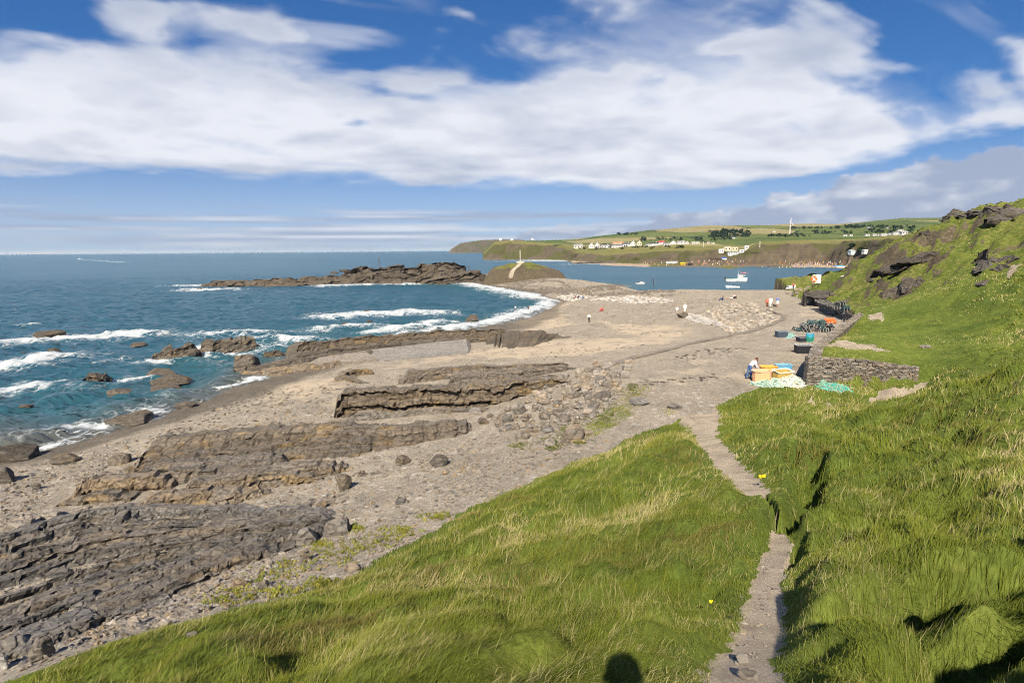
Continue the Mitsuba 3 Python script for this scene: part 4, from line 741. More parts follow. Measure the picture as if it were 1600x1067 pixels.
# ---------------------------------------------------------------- grass
EXTRA = [([(1012, 602), (985, 610), (962, 636), (925, 662), (900, 690), (930, 682), (975, 658), (1005, 622)], 420), ([(1040, 640), (1075, 640), (1072, 650), (1045, 648)], 50), ([(1232, 462), (1262, 452), (1262, 446), (1225, 455)], 60), ([(780, 770), (860, 745), (700, 812)], 90)]
def grass(n_tuft, per, seed):
    r = np.random.default_rng(seed); e = -.28
    a, b = 1.55 ** e, 125.0 ** e
    az = np.radians(r.uniform(-47, 47, n_tuft)); rr = (a + r.random(n_tuft) * (b - a)) ** (1 / e)
    x, y = rr * np.sin(az), rr * np.cos(az)
    dense = N2(x, y, .9, 2, 81)
    ok = (SG(x, y) > .05) & (dense + .35 * r.random(n_tuft) > .24)
    ex = []
    for row, m in EXTRA:
        pg = shapely.Polygon(row); x0, y0, x1, y1 = pg.bounds; q = r.uniform((x0, y0), (x1, y1), (m * 3, 2)); q = q[shapely.contains_xy(pg, q[:, 0], q[:, 1])][:m]; ex.append(seen(q[:, 0], q[:, 1]))
    ex = np.vstack(ex); x, y, rr = (np.r_[a_, b_] for a_, b_ in ((x, ex[:, 0]), (y, ex[:, 1]), (rr, np.hypot(ex[:, 0], ex[:, 1])))); extra = np.r_[np.zeros(n_tuft, bool), np.ones(len(ex), bool)]; ok = np.r_[ok, np.ones(len(ex), bool)]; extra = np.repeat(extra[ok], per)
    x, y, rr = x[ok], y[ok], rr[ok]
    size = (.6 + .9 * N2(x, y, .30, 3, 83)) * r.uniform(.75, 1.25, len(x))
    X, Y = np.repeat(x, per), np.repeat(y, per); R = np.repeat(rr, per); n = len(X)
    ja, jr = r.uniform(0, 2 * np.pi, n), np.sqrt(r.random(n)) * (.045 + .014 * R ** .9)
    ox, oy = jr * np.cos(ja), jr * np.sin(ja); X, Y = X + ox, Y + oy
    d = dl(path_line, X, Y) / PATHW(Y)
    bare_ = np.zeros(n, bool)
    far = R > 28
    for q in BARE: bare_[far] |= sd(q, X[far], Y[far]) > -.1
    gd = np.min([dl(q, X, Y) / rad for q, rad, dep in GULLY], axis=0)
    s = SG(X, Y); hill = sst(60, 75, Y) * sst(30, 45, X)
    ok = ((s > .02) | extra) & (d + .25 * (r.random(n) - .5) > .95) & ~bare_ & (gd > .12 + .22 * r.random(n))
    bareness = np.clip(_at(_bg, X, Y), 0, 1)
    ok &= r.random(n) > bareness * 1.5
    X, Y, R, ox, oy, jr, s, hill = (q[ok] for q in (X, Y, R, ox, oy, jr, s, hill)); n = len(X)
    L = np.repeat(size, per)[ok] * (.10 + .0068 * np.clip(R, 0, 30)) * r.uniform(.6, 1.3, n)
    md = sst(-2, 3, sd(MEADOW, X, Y)) * (R > 30)
    L *= (1 - .72 * md) * lerp(.45, 1, sst(0, 1.2, s)) * np.clip(.45 + .6 * (dl(path_line, X, Y) - .3), .45, 1) * (1 - .25 * hill)
    Z = HG(X, Y) - .02
    wn = N2(X, Y, .45, 3, 85) - .5; th = np.radians(38) + 3.2 * wn + r.normal(0, .6, n)
    le = np.clip(.72 + .9 * (N2(X, Y, .8, 2, 87) - .5) + r.normal(0, .16, n), .15, 1.05)
    cr = r.random(n); stalk = (cr > .985) & (R < 40) & (hill < .5) & (md < .3); L = np.where(stalk, L * 1.75, L); le = np.where(stalk, le * .6, le)
    out = np.stack([ox, oy], -1) / np.maximum(jr, 1e-3)[:, None]
    ld = np.stack([np.cos(th), np.sin(th)], -1) * le[:, None] + out * .28
    w = np.maximum(.0042, .00125 * R) * r.uniform(.7, 1.3, n)
    wa = th + np.pi / 2 + r.normal(0, .7, n); wd = np.stack([np.cos(wa), np.sin(wa), 0 * wa], -1) * w[:, None] * .5
    base = np.stack([X, Y, Z], -1)
    up = np.sqrt(np.clip(1 - .55 * (ld ** 2).sum(1), .12, 1))
    mid = base + np.concatenate([ld * .30, (up * .55)[:, None]], 1) * L[:, None]
    tip = base + np.concatenate([ld * .92, (up * .80)[:, None]], 1) * L[:, None]
    for q in (mid, tip): q[:, 2] += np.clip(HG(q[:, 0], q[:, 1]) - .02 - Z, -.12, .5) * (R < 45)
    nb, fb2 = R < 4.2, R >= 4.2                      # bent blades close by, straight ones farther off
    v1 = np.stack([q[nb] for q in (base - wd, base + wd, mid - wd * .8, mid + wd * .8, tip)], 1).reshape(-1, 3); n1 = int(nb.sum())
    k = np.arange(n1)[:, None] * 5; f1 = np.concatenate([k + [[0, 1, 3]], k + [[0, 3, 2]], k + [[2, 3, 4]]], 0)
    sw = (base + wd * 1.15)[fb2]; v2 = np.stack([(base - wd * 1.15)[fb2], sw, tip[fb2]], 1).reshape(-1, 3); n2 = int(fb2.sum())
    v, f = np.vstack([v1, v2]), np.vstack([f1, np.arange(n2 * 3).reshape(-1, 3) + n1 * 5])
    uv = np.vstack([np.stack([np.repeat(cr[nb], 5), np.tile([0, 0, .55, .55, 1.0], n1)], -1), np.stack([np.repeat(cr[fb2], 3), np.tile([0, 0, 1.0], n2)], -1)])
    return v, f, uv
_bg = RegularGridInterpolator((np.radians(np.linspace(-58, 54, NA)), np.linspace(math.log(1.4), math.log(420), NR)), luv[:, 0].reshape(NA, NR), bounds_error=False, fill_value=None)
v, f, u = grass(104000, 7, 5)
put('grass', mikit.ply((v, f), 'grass_blade', uv=u)); tag('grass', 'long wind-combed green and straw coloured grass on the hillside', kind='stuff')

# low fleshy shore plants at the foot of the grass
def leaf_clump(r, nl, size):
    v = []
    for i in range(nl):
        a, e, l = r.uniform(0, 6.3), r.uniform(.2, 1.3), size * r.uniform(.5, 1)
        d = np.array([math.cos(a) * math.cos(e), math.sin(a) * math.cos(e), math.sin(e)]); p = np.array([-math.sin(a), math.cos(a), 0]) * l * .28
        o = np.array([r.normal(0, size * .5), r.normal(0, size * .5), r.uniform(0, size * .5)])
        v += [o, o + d * l * .5 + p, o + d * l, o + d * l * .5 - p]
    k = np.arange(nl)[:, None] * 4
    return np.array(v), np.concatenate([k + [[0, 1, 2]], k + [[0, 2, 3]]])
for lab, pxs, n, col in (('yellow green fleshy plants trailing over stones below the grass bank', [(420, 905, 40, 16), (460, 885, 40, 14), (520, 870, 40, 18), (600, 840, 40, 14), (560, 855, 36, 14), (380, 930, 40, 12), (350, 940, 40, 10), (630, 830, 20, 8), (556, 826, 12, 6), (500, 915, 30, 10), (500, 850, 16, 8), (680, 808, 26, 8), (440, 925, 34, 8)], 900, (.25, .25, .05)),
                        ('low green plants among the stones under the biggest boulder', [(860, 690, 16, 8), (880, 675, 14, 10), (812, 697, 15, 6), (865, 700, 14, 5), (905, 692, 16, 5), (935, 655, 24, 6), (960, 640, 22, 8), (985, 612, 16, 8), (930, 664, 30, 5), (990, 605, 10, 6), (950, 648, 16, 6)], 700, (.15, .17, .04))):
    r = np.random.default_rng(n); ms, cs = [], []
    for i in range(n):
        px, py, rx, ry = pxs[r.integers(len(pxs))]
        g = seen(px + r.normal(0, rx * .5), py + r.normal(0, ry * .5))
        m = leaf_clump(r, 9,   .05 + .06 * r.random()); ms.append((m[0] + g + [0, 0, -.01], m[1])); cs.append(np.tile(np.array(col) * r.uniform(.6, 1.3) * np.array([r.uniform(.8, 1.15), 1, 1]), (len(m[0]), 1)))
    v, f = cat(ms); k = key_of('shore_plants'); put(k, mikit.ply((v, f), 'leaf', color=np.vstack(cs))); tag(k, lab, kind='stuff')
for (px, py, h), lab in (((1191, 762, .3), 'small yellow flowering weed at the edge of the footpath'), ((1109, 956, .12), 'tiny yellow flower alone in the grass left of the footpath')):
    g = seen(px, py); k = thing('wild_flower', lab, 'flower'); r = np.random.default_rng(px)
    part(k, 'stem', cat([tube([g, g + [.02, 0, h * .6], g + [r.uniform(-.06, .06), 0, h]], .004, 4) for _ in range(3)]), (.06, .10, .02), mat='cloth')
    part(k, 'blossom', cat([xf(trimesh.creation.icosphere(subdivisions=1, radius=h * .09), g + [r.normal(0, h * .12), r.normal(0, h * .12), h * r.uniform(.9, 1.1)], s=1) for _ in range(9)]), (.85, .62, .02), mat='cloth')
# ---------------------------------------------------------------- dry stone walls
def rough_stone(r, w, d, h):
    p = np.array([[i, j, k] for i in (-1, 1) for j in (-1, 1) for k in (-1, 1)], float) * .5
    p *= r.uniform(.82, 1.0, (8, 3)); m = trimesh.convex.convex_hull(p * [w, d, h])
    return np.array(m.vertices), np.array(m.faces)
def stone_wall(name, label, line_, tops, thick, seed, hs=(.07, .15), ws=(.22, .6), parts=300, side=-1, cap=True):
    """a dry stone wall on a plan line, with top heights; stones on the face to the line's right (side -1) and along the top"""
    r = np.random.default_rng(seed); k0 = thing(name, label, 'stone wall')
    p = np.asarray(line_, float)[:, :2]; seg = np.r_[0, np.cumsum(np.linalg.norm(np.diff(p, axis=0), axis=1))]; L = seg[-1]
    at = lambda s: np.array([np.interp(s, seg, p[:, 0]), np.interp(s, seg, p[:, 1])])
    tz = lambda s: np.interp(s, seg, tops)
    n = max(int(L / .5), 4); ss = np.linspace(0, L, n); c = np.array([at(s) for s in ss]); t = np.gradient(c, axis=0); t /= np.linalg.norm(t, axis=1, keepdims=True)
    nn = np.stack([-t[:, 1], t[:, 0]], -1) * side
    foot = np.minimum(HG(c[:, 0] + nn[:, 0] * .5, c[:, 1] + nn[:, 1] * .5), tz(ss) - .25)
    # dark core
    rows = [np.c_[c + nn * a, z] for a, z in ((-.02, foot - .3), (-.06, tz(ss) - .08), (-thick + .06, tz(ss) - .08), (-thick + .02, foot - .3))]
    put(k0 + '__core', rocky((np.stack(rows, 1).reshape(-1, 3), np.vstack([grid_faces(n, 4), [[0, 1, 2], [0, 2, 3]], [[4 * n - 4, 4 * n - 2, 4 * n - 3], [4 * n - 4, 4 * n - 1, 4 * n - 2]]])), .3, .30))
    out = []
    def lay_row(zf, h, depth, offs):
        s = -r.uniform(0, .2)
        while s < L:
            w = r.uniform(*ws); mid = min(max(s + w / 2, .05), L - .05); q = at(mid); i = min(int(mid / L * (n - 1)), n - 1); z = zf(mid)
            if z is not None:
                m = xf(rough_stone(r, w * .98, depth, h), (0, 0, 0), math.atan2(t[i, 1], t[i, 0]) + r.normal(0, .03), 1, 0, r.normal(0, .04))
                o = q + nn[i] * (offs + r.uniform(-.03, .03))
                out.append((w * h, (m[0] + [o[0], o[1], z], m[1]), r.uniform(.15, .55), r.uniform(.42, .86)))
            s += w + .012
    z = 0.0; H = float((tz(ss) - foot).max()) + .3
    while z < H:
        h = r.uniform(*hs)
        def zf(m, z=z, h=h):
            i = min(int(m / L * (n - 1)), n - 1); zz = foot[i] - .2 + z + h / 2
            return zz if zz + h / 2 < tz(m) + .03 else None
        lay_row(zf, h * .93, .22, -.06); z += h
    for o in ([-.14, -thick * .5, -thick + .14] if cap else []):
        lay_row(lambda m: tz(m) + r.uniform(-.03, .03), .13, thick / 2.6, o)
    # the end facing the beach
    for e, sgn in ((0, -1), (L, 1)):
        i = 0 if e == 0 else n - 1; z = foot[i] - .2
        while z < tz(e):
            h = r.uniform(*hs)
            for a in np.arange(.1, thick, .28):
                m = xf(rough_stone(r, .2, .28, h * .95), (0, 0, 0), math.atan2(t[i, 1], t[i, 0])); o = at(e) + t[i] * sgn * .03 - nn[i] * a
                out.append((h * .2, (m[0] + [o[0], o[1], z + h / 2], m[1]), r.uniform(.1, .45), r.uniform(.45, .85)))
            z += h
    out.sort(key=lambda a: -a[0])
    for a in out[:parts]: put(key_of(k0 + '__stone'), rocky(a[1], a[2], a[3]))
    if out[parts:]:
        v, f = cat([a[1] for a in out[parts:]])
        k = put(k0 + '__small_stones', mikit.ply((v, f), 'rock', uv=np.vstack([np.tile([a[2], a[3]], (len(a[1][0]), 1)) for a in out[parts:]]))) and k0 + '__small_stones'
        tag(k, kind='stuff')
stone_wall('stone_wall', 'dry stone wall end facing the hill, tapering down to the right into the meadow', [WALL_A[0][:2], lerp(WALL_A[0], WALL_A[1], .5)[:2], WALL_A[1][:2]], [6.86, 6.62, 6.12], .55, 301)
stone_wall('stone_wall', 'long dry stone retaining wall running back along the meadow beside the pots and crates', [w for w in WALL_B], [6.86, 6.84, 6.75, 6.6, 6.5], .8, 302, hs=(.12, .22), ws=(.3, .7), side=1)
stone_wall('stone_wall', 'farther dark stone wall beyond the long row of stacked pots', [w for w in WALL_C], [6.05, 6.0, 5.85], .6, 303, hs=(.14, .24), ws=(.35, .8), side=1, parts=120)

# ---------------------------------------------------------------- people
def hullof(a, ra, b, rb, sg=10):
    s1 = manifold3d.Manifold.sphere(ra, sg).translate(list(map(float, a))); s2 = manifold3d.Manifold.sphere(rb, sg).translate(list(map(float, b)))
    return manifold3d.Manifold.batch_hull([s1, s2])
def union(ms): return manifold3d.Manifold.batch_boolean(ms, manifold3d.OpType.Add)
POSES = {  # joints as fractions of the standing height: x to the person's left, y forward, z up
    'stand': dict(pel=(0, 0, .52), che=(0, .01, .73), nec=(0, .01, .83), hea=(0, .02, .93), sh=.105, el=((.135, -.02, .64), (-.135, .0, .64)), ha=((.14, .05, .50), (-.14, .06, .50)), kn=((.055, .02, .28), (-.055, .01, .28)), an=((.06, 0, .04), (-.06, -.02, .04))),
    'walk': dict(pel=(0, 0, .515), che=(0, .02, .73), nec=(0, .03, .83), hea=(0, .045, .93), sh=.105, el=((.13, -.07, .65), (-.13, .05, .64)), ha=((.13, -.06, .51), (-.13, .15, .54)), kn=((.05, .08, .29), (-.05, .01, .28)), an=((.05, .10, .04), (-.05, -.14, .06))),
    'sit': dict(pel=(0, 0, .07), che=(0, -.03, .28), nec=(0, -.02, .38), hea=(0, .0, .48), sh=.105, el=((.14, .02, .20), (-.14, .02, .20)), ha=((.09, .16, .22), (-.09, .16, .22)), kn=((.06, .22, .24), (-.06, .24, .22)), an=((.06, .36, .04), (-.06, .38, .04))),
    'lie': dict(pel=(0, 0, .06), che=(0, -.22, .07), nec=(0, -.32, .09), hea=(0, -.42, .11), sh=.10, el=((.15, -.20, .04), (-.15, -.20, .04)), ha=((.14, -.06, .04), (-.14, -.06, .04)), kn=((.06, .24, .07), (-.06, .23, .12)), an=((.06, .46, .03), (-.06, .44, .03))),
    'lean': dict(pel=(0, -.03, .52), che=(0, .14, .68), nec=(0, .21, .745), hea=(0, .285, .815), sh=.10, el=((.12, .20, .55), (-.12, .22, .54)), ha=((.09, .32, .45), (-.08, .34, .44)), kn=((.055, .03, .28), (-.055, -.06, .27)), an=((.06, -.02, .04), (-.055, -.14, .045))),
}
def person(at, face, height, pose, shirt, legs, hair, label, skin=(.48, .30, .21), sleeves=1.0, long_legs=True, long_hair=False, hat=None, detail=False, group=None, name='person', turn=0.0):
    J = {k: np.array(v) * height if not isinstance(v, float) else v * height for k, v in POSES[pose].items()}
    h = height; sg = 16 if detail else 8
    up = J['che'] - J['pel']; 
    sideL = np.array([1.0, 0, 0])
    shL, shR = J['nec'] * .35 + J['che'] * .65 + sideL * J['sh'] + (J['nec'] - J['che']) * .2, J['nec'] * .35 + J['che'] * .65 - sideL * J['sh'] + (J['nec'] - J['che']) * .2
    hipL, hipR = J['pel'] + sideL * .05 * h, J['pel'] - sideL * .05 * h
    R = lambda x: x * h
    B = []
    def bone(a, ra, b, rb): m = hullof(a, R(ra), b, R(rb), sg); B.append(m); return m
    torso = [manifold3d.Manifold.batch_hull([manifold3d.Manifold.sphere(R(rr), sg).translate(list(map(float, q))) for q, rr in ((shL, .034), (shR, .034), (J['che'], .058), (J['pel'] + up * .35 + sideL * .035 * h, .048), (J['pel'] + up * .35 - sideL * .035 * h, .048))]),
             manifold3d.Manifold.batch_hull([manifold3d.Manifold.sphere(R(rr), sg).translate(list(map(float, q))) for q, rr in ((hipL, .052), (hipR, .052), (J['pel'] + up * .35 + sideL * .035 * h, .048), (J['pel'] + up * .35 - sideL * .035 * h, .048))])]
    B += torso; bone(J['nec'] * .7 + J['che'] * .3, .036, J['hea'] - (J['hea'] - J['nec']) * .35, .029)
    hd = J['hea']; ax = (hd - J['nec']); ax /= np.linalg.norm(ax); fw = np.array([0, 1.0, 0]) - ax * ax[1]; fw /= np.linalg.norm(fw) + 1e-9
    B.append(hullof(hd + ax * R(.012), R(.050), hd - ax * R(.028) + fw * R(.012), R(.036), sg + 4))
    B.append(hullof(hd - ax * R(.004) + fw * R(.05), R(.008), hd - ax * R(.016) + fw * R(.057), R(.009), 8))   # nose
    for sgn in (1, -1): B.append(hullof(hd + sideL * sgn * R(.05) - ax * R(.004), R(.010), hd + sideL * sgn * R(.05) - ax * R(.018), R(.007), 8))   # ears
    arms, lgs = [], []
    for sh_, el, ha in ((shL, J['el'][0], J['ha'][0]), (shR, J['el'][1], J['ha'][1])):
        a = hullof(sh_, R(.033), el, R(.025), sg); b = hullof(el, R(.025), ha, R(.017), sg); B += [a, b]; arms.append((sh_, el, ha))
        d = ha - el; d /= np.linalg.norm(d); palm = ha + d * R(.03); B.append(hullof(ha, R(.016), palm, R(.020), sg))
        side_ = np.cross(d, [0, 0, 1.0]); side_ = side_ / (np.linalg.norm(side_) + 1e-9); curl = np.array([0, 0, -1.0])
        for q, l in ((-1.5, .030), (-.5, .036), (.5, .034), (1.5, .026)):
            f0 = palm + side_ * q * R(.010) + d * R(.012); f1 = f0 + d * R(l * .6); f2 = f1 + (d * .6 + curl * .6) * R(l * .6)
            if detail: B += [hullof(f0, R(.0055), f1, R(.005), 8), hullof(f1, R(.005), f2, R(.0042), 8)]
        t0 = ha + d * R(.012) + side_ * R(.016)
        if detail: B.append(hullof(t0, R(.007), t0 + (d * .7 + side_ * .6) * R(.030), R(.005), 8))
        if not detail: B.append(hullof(palm, R(.018), palm + (d + curl * .3) * R(.035), R(.012), 8))
    for hp, kn, an in ((hipL, J['kn'][0], J['an'][0]), (hipR, J['kn'][1], J['an'][1])):
        B += [hullof(hp, R(.052), kn, R(.034), sg), hullof(kn, R(.033), an, R(.021), sg)]; lgs.append((hp, kn, an))
    rot = lambda m: xf(m, at, face)
    k = thing(name, label, 'person' if name == 'person' else name, group)
    body = union(B)
    if detail:
        body = body.refine_to_length(.03); v, f = arr(body); tm = trimesh.Trimesh(v, f); trimesh.smoothing.filter_taubin(tm, iterations=4); body = (np.array(tm.vertices), np.array(tm.faces))
    P_ = lambda nm, m, col: part(k, nm, rot(m), col, mat='cloth')
    P_('body', body, skin)
    g = .006
    top = [manifold3d.Manifold.batch_hull([manifold3d.Manifold.sphere(R(rr + g + .004), sg).translate(list(map(float, q))) for q, rr in ((shL, .034), (shR, .034), (J['che'], .058), (J['pel'] + up * .25 + sideL * .038 * h, .048), (J['pel'] + up * .25 - sideL * .038 * h, .048))])]
    for a, b, c in arms:
        if sleeves > .5: top += [hullof(a, R(.033 + g + .004), b, R(.027 + g), sg), hullof(b, R(.027 + g), lerp(b, c, sleeves - .1), R(.021 + g), sg)]
        else: top.append(hullof(a, R(.033 + g + .004), lerp(a, b, .7), R(.032 + g), sg))
    top = union(top)
    low = [manifold3d.Manifold.batch_hull([manifold3d.Manifold.sphere(R(rr + g), sg).translate(list(map(float, q))) for q, rr in ((hipL, .052), (hipR, .052), (J['pel'] + up * .3 + sideL * .035 * h, .048), (J['pel'] + up * .3 - sideL * .035 * h, .048))])]
    for a, b, c in lgs:
        low.append(hullof(a, R(.052 + g), b, R(.036 + g), sg))
        if long_legs: low.append(hullof(b, R(.036 + g), lerp(b, c, .93), R(.026 + g), sg))
    P_('shirt', top, shirt); P_('trousers' if long_legs else 'shorts', union(low), legs)
    hm = [hullof(hd + ax * R(.020) - fw * R(.012), R(.054), hd - ax * R(.010) - fw * R(.020), R(.044), sg + 2)]
    if long_hair: hm += [hullof(hd - fw * R(.012) + sideL * R(.03), R(.036), hd - ax * R(.02) + np.array([0, .025, -.10]) * h, R(.020), sg), hullof(hd - fw * R(.02) - sideL * R(.03), R(.036), hd - ax * R(.03) + np.array([0, .02, -.10]) * h, R(.018), sg)]
    P_('hair', union(hm), hair)
    if hat: P_('hat', union([hullof(hd + ax * R(.035), R(.054), hd + ax * R(.05), R(.045), 12), manifold3d.Manifold.cylinder(R(.012), R(.09), R(.085), 14).translate(list(map(float, hd + ax * R(.03))))]), hat)
    for (a, b, c) in lgs:
        P_('shoe', hullof(c + np.array([0, -.012 * h, -.018 * h]), R(.024), c + np.array([0, .075 * h, -.024 * h]), R(.018), sg), (.05, .04, .035) if long_legs else (.25, .2, .15))
    return k
W_, NAVY, BLK, RED, JEAN = (.75, .74, .72), (.03, .05, .14), (.02, .02, .025), (.50, .05, .06), (.07, .13, .28)
BR, DK, BLOND = (.10, .045, .025), (.015, .012, .01), (.38, .26, .12)
gw = seen(1171.5, 593)
person(gw, math.radians(-78), 1.66, 'lean', (.74, .66, .72), JEAN, BR, 'woman in a pale pink top and jeans bending over an orange tub', long_hair=True, detail=True)
for px, py, face, pose, sh, lg, hr, kw, lab in [
    (1198, 482, 170, 'walk', (.55, .16, .10), (.14, .07, .05), DK, {}, 'person in a brick red top and dark trousers, left of three walkers on the track'),
    (1203.5, 480, 175, 'walk', W_, (.70, .69, .66), DK, {}, 'person all in white, in the middle of the three walkers'), (1214.5, 479.5, 185, 'stand', (.14, .20, .42), W_, DK, dict(long_legs=False), 'person in a blue top and white shorts with a dark dog at the feet'),
    (1089.5, 450, 200, 'stand', RED, BLK, DK, {}, 'person in a red top, left one of the group on the crest of the shingle'), (1093.5, 450.5, 160, 'stand', (.72, .5, .5), (.6, .55, .5), BR, dict(long_legs=False, sleeves=.3), 'person in a pale pink top between two in red on the shingle crest'), (1098, 449, 210, 'walk', (.42, .05, .14), NAVY, DK, {}, 'person in dark red, right one of the group on the shingle crest'),
    (1129, 470.5, 90, 'sit', NAVY, NAVY, DK, {}, 'person in dark blue sitting on a turquoise mat'), (1140, 467.5, 80, 'lie', W_, (.5, .35, .3), BR, dict(long_legs=False), 'person in white lying on the shingle between two sitting people'), (1147.5, 467, 190, 'sit', (.62, .42, .42), BLK, DK, {}, 'dark haired person in pink sitting at the right end of the resting group'),
    (1070, 490, 150, 'stand', W_, (.65, .63, .6), BLOND, dict(hat=(.75, .73, .68)), 'person in white with a pale hat standing on the pale paved bank'), (1058, 487, 160, 'sit', (.7, .68, .66), (.6, .58, .55), BLOND, {}, 'person in pale clothes sitting on the white stones beside the dark rock'),
    (920, 504, 200, 'walk', W_, BLK, BLOND, {}, 'person in a white top and dark trousers walking alone on the sand'), (941, 486.5, 120, 'sit', (.50, .07, .05), RED, DK, {}, 'person in red sitting alone on the grey beach'),
    (899, 468, 100, 'sit', (.32, .08, .08), BLK, DK, {}, 'person in dark red sitting, leftmost of the four by the white stones'), (904, 466.5, 150, 'sit', NAVY, BLK, DK, {}, 'person in navy sitting, second from left by the white stones'), (908, 468, 190, 'lie', (.05, .16, .45), (.05, .16, .45), BR, {}, 'person in bright blue lying down by the white stones'), (911, 467.5, 210, 'sit', (.10, .18, .40), BLK, DK, {}, 'person in blue sitting, rightmost of the four by the white stones'),
    (911.5, 437, 170, 'stand', BLK, BLK, DK, {}, 'dark figure standing at the harbour side of the shingle ridge'), (830, 429, 200, 'sit', (.10, .16, .42), (.55, .5, .5), DK, {}, 'person in blue sitting at the foot of the islet'), (784, 422, 190, 'stand', (.55, .14, .07), (.4, .2, .14), DK, {}, 'person in orange red at the left side of the islet'),
    (750, 423, 170, 'stand', W_, (.5, .5, .5), DK, {}, 'person in white standing on the gap between reef and islet'), (762, 424, 170, 'stand', BLK, BLK, DK, {}, 'person in black standing right of the one in white by the gap'),
    (1239.5, 452.5, 170, 'stand', (.52, .10, .10), NAVY, DK, {}, 'person in a red top standing behind the beached white dinghies'), (1231, 453, 200, 'sit', (.08, .1, .16), BLK, DK, {}, 'person in dark clothes sitting beside the beached white dinghies')]:
    person(seen(px, py), math.radians(face), 1.68 if pose != 'lie' else 1.65, pose, sh, lg, hr, lab, **kw)
for px, py, sh, lab in ((805.5, 486, (.68, .66, .66), 'bather in a white top wading in the surf'), (825.5, 486, BLK, 'bather in a black swimsuit wading in the surf')):
    g = P(px, py, 0.0); person(g + [0, 0, -.35], 2.5, 1.7, 'walk', sh, BLK, DK, lab, long_legs=False, sleeves=.3)
# the dog by the walkers
g = seen(1210.5, 480); k = thing('dog', 'small dark dog standing between the walkers on the track', 'dog')
dm = [hullof((0, -.22, .36), .12, (0, .2, .38), .14, 10), hullof((0, .2, .42), .09, (0, .36, .56), .07, 10), hullof((0, .36, .58), .075, (0, .5, .53), .04, 10), hullof((0, -.3, .42), .03, (0, -.5, .55), .015, 8)]
for sx_ in (-.08, .08):
    dm += [hullof((sx_, .18, .3), .055, (sx_, .17, .16), .035, 8), hullof((sx_, .17, .16), .032, (sx_, .19, .03), .028, 8), hullof((sx_, -.22, .32), .07, (sx_, -.14, .20), .045, 8), hullof((sx_, -.14, .20), .04, (sx_, -.27, .13), .03, 8), hullof((sx_, -.27, .13), .028, (sx_, -.24, .03), .027, 8), hullof((sx_ * .6, .33, .66), .02, (sx_ * .9, .30, .58), .025, 8)]
part(k, 'body', xf(union(dm), g, 1.2, .8), (.02, .017, .015), mat='cloth')

# ---------------------------------------------------------------- fishing gear by the wall
def bin_(name, label, cat_, at, w, d, h, rz, col, rim=None, fill=None, tilt=0.0, bev=.06, fill_label=None, open_=True):
    k = thing(name, label, cat_)
    rs = lambda a, b, c, e: manifold3d.CrossSection([[(-a / 2 + e, -b / 2), (a / 2 - e, -b / 2), (a / 2, -b / 2 + e), (a / 2, b / 2 - e), (a / 2 - e, b / 2), (-a / 2 + e, b / 2), (-a / 2, b / 2 - e), (-a / 2, -b / 2 + e)]]).extrude(c, 0, 0, (1.08, 1.08))
    o = rs(w, d, h, bev * 1.6); i = rs(w - .09, d - .09, h, bev * 1.2).translate([0, 0, .06])
    m = o - i if open_ else o
    pl = lambda q: xf(q, at, rz, 1, tilt)
    part(k, 'tub', pl(m), col)
    if rim: part(k, 'rim', pl((rs(w * 1.08 + .06, d * 1.08 + .06, .07, bev * 1.6) - rs(w * 1.06 - .08, d * 1.06 - .08, .3, bev).translate([0, 0, -.05])).translate([0, 0, h - .03])), rim)
    for s_ in (-1, 1): part(k, 'handle', pl(box(.22, .03, .07, (0, s_ * (d * .52 + .015), h * .72), .01)), tuple(np.array(col) * .8))
    if fill: part(k, 'contents', pl(xf(boulder_mesh(np.random.default_rng(3), 2, 1, 9, .3), (0, 0, h * .72), 0, 1)[0] * [w * .84, d * .84, .3] + [0, 0, h * .5] if False else (lambda q: (np.asarray(q[0]) * [w * .9, d * .9, .3] + [0, 0, h * .72], q[1]))(boulder_mesh(np.random.default_rng(3), 2, 1, 9, .2, (1, 1)))), fill, mat='cloth', label=fill_label)
    return k
gt = seen(1194, 599)
bin_('fish_tub', 'peach orange fish tub beside the bending woman, nearest of the tubs', 'fish tub', gt + [0, .42, -.03], 1.12, .85, .78, .12, (.80, .40, .22), (.82, .52, .36), bev=.16)
bin_('fish_tub', 'bright orange fish tub just behind the peach one', 'fish tub', seen(1203, 590) + [.1, .55, -.03], 1.0, .75, .62, -.1, (.85, .36, .05), (.85, .42, .10), bev=.12)
bin_('fish_tub', 'yellow tan fish tub with a white rim, tipped towards the nets', 'fish tub', seen(1226, 593) + [0, .45, .0], 1.15, .7, .52, .28, (.46, .34, .11), (.78, .74, .62), tilt=.16, bev=.06)
bin_('fish_crate', 'blue fish crate with reddish brown contents behind the tan tub', 'fish crate', seen(1228, 585) + [0, .5, .05], .95, .62, .52, -.04, (.08, .30, .52), (.22, .48, .66), fill=(.26, .10, .07), bev=.03)
bin_('storage_box', 'long black storage box with a pale rim against the wall', 'box', seen(1257, 553) + [0, .35, -.02], 1.15, .7, .72, -.06, (.015, .018, .025), (.45, .47, .48), bev=.02, open_=False)
bin_('storage_box', 'dark blue black box with brown rope on it, behind the two baskets', 'box', seen(1258, 534.5) + [0, .3, -.02], 1.15, .75, .42, .12, (.02, .025, .04), (.2, .22, .25), fill=(.10, .075, .05), bev=.03)
bin_('fish_crate', 'dark slate blue crate standing alone on the shingle track', 'fish crate', seen(1223, 528) + [0, .35, -.02], 1.0, .7, .60, .1, (.05, .07, .10), (.25, .29, .33), bev=.03, fill=(.06, .09, .11))
gb_ = seen(1265, 542)
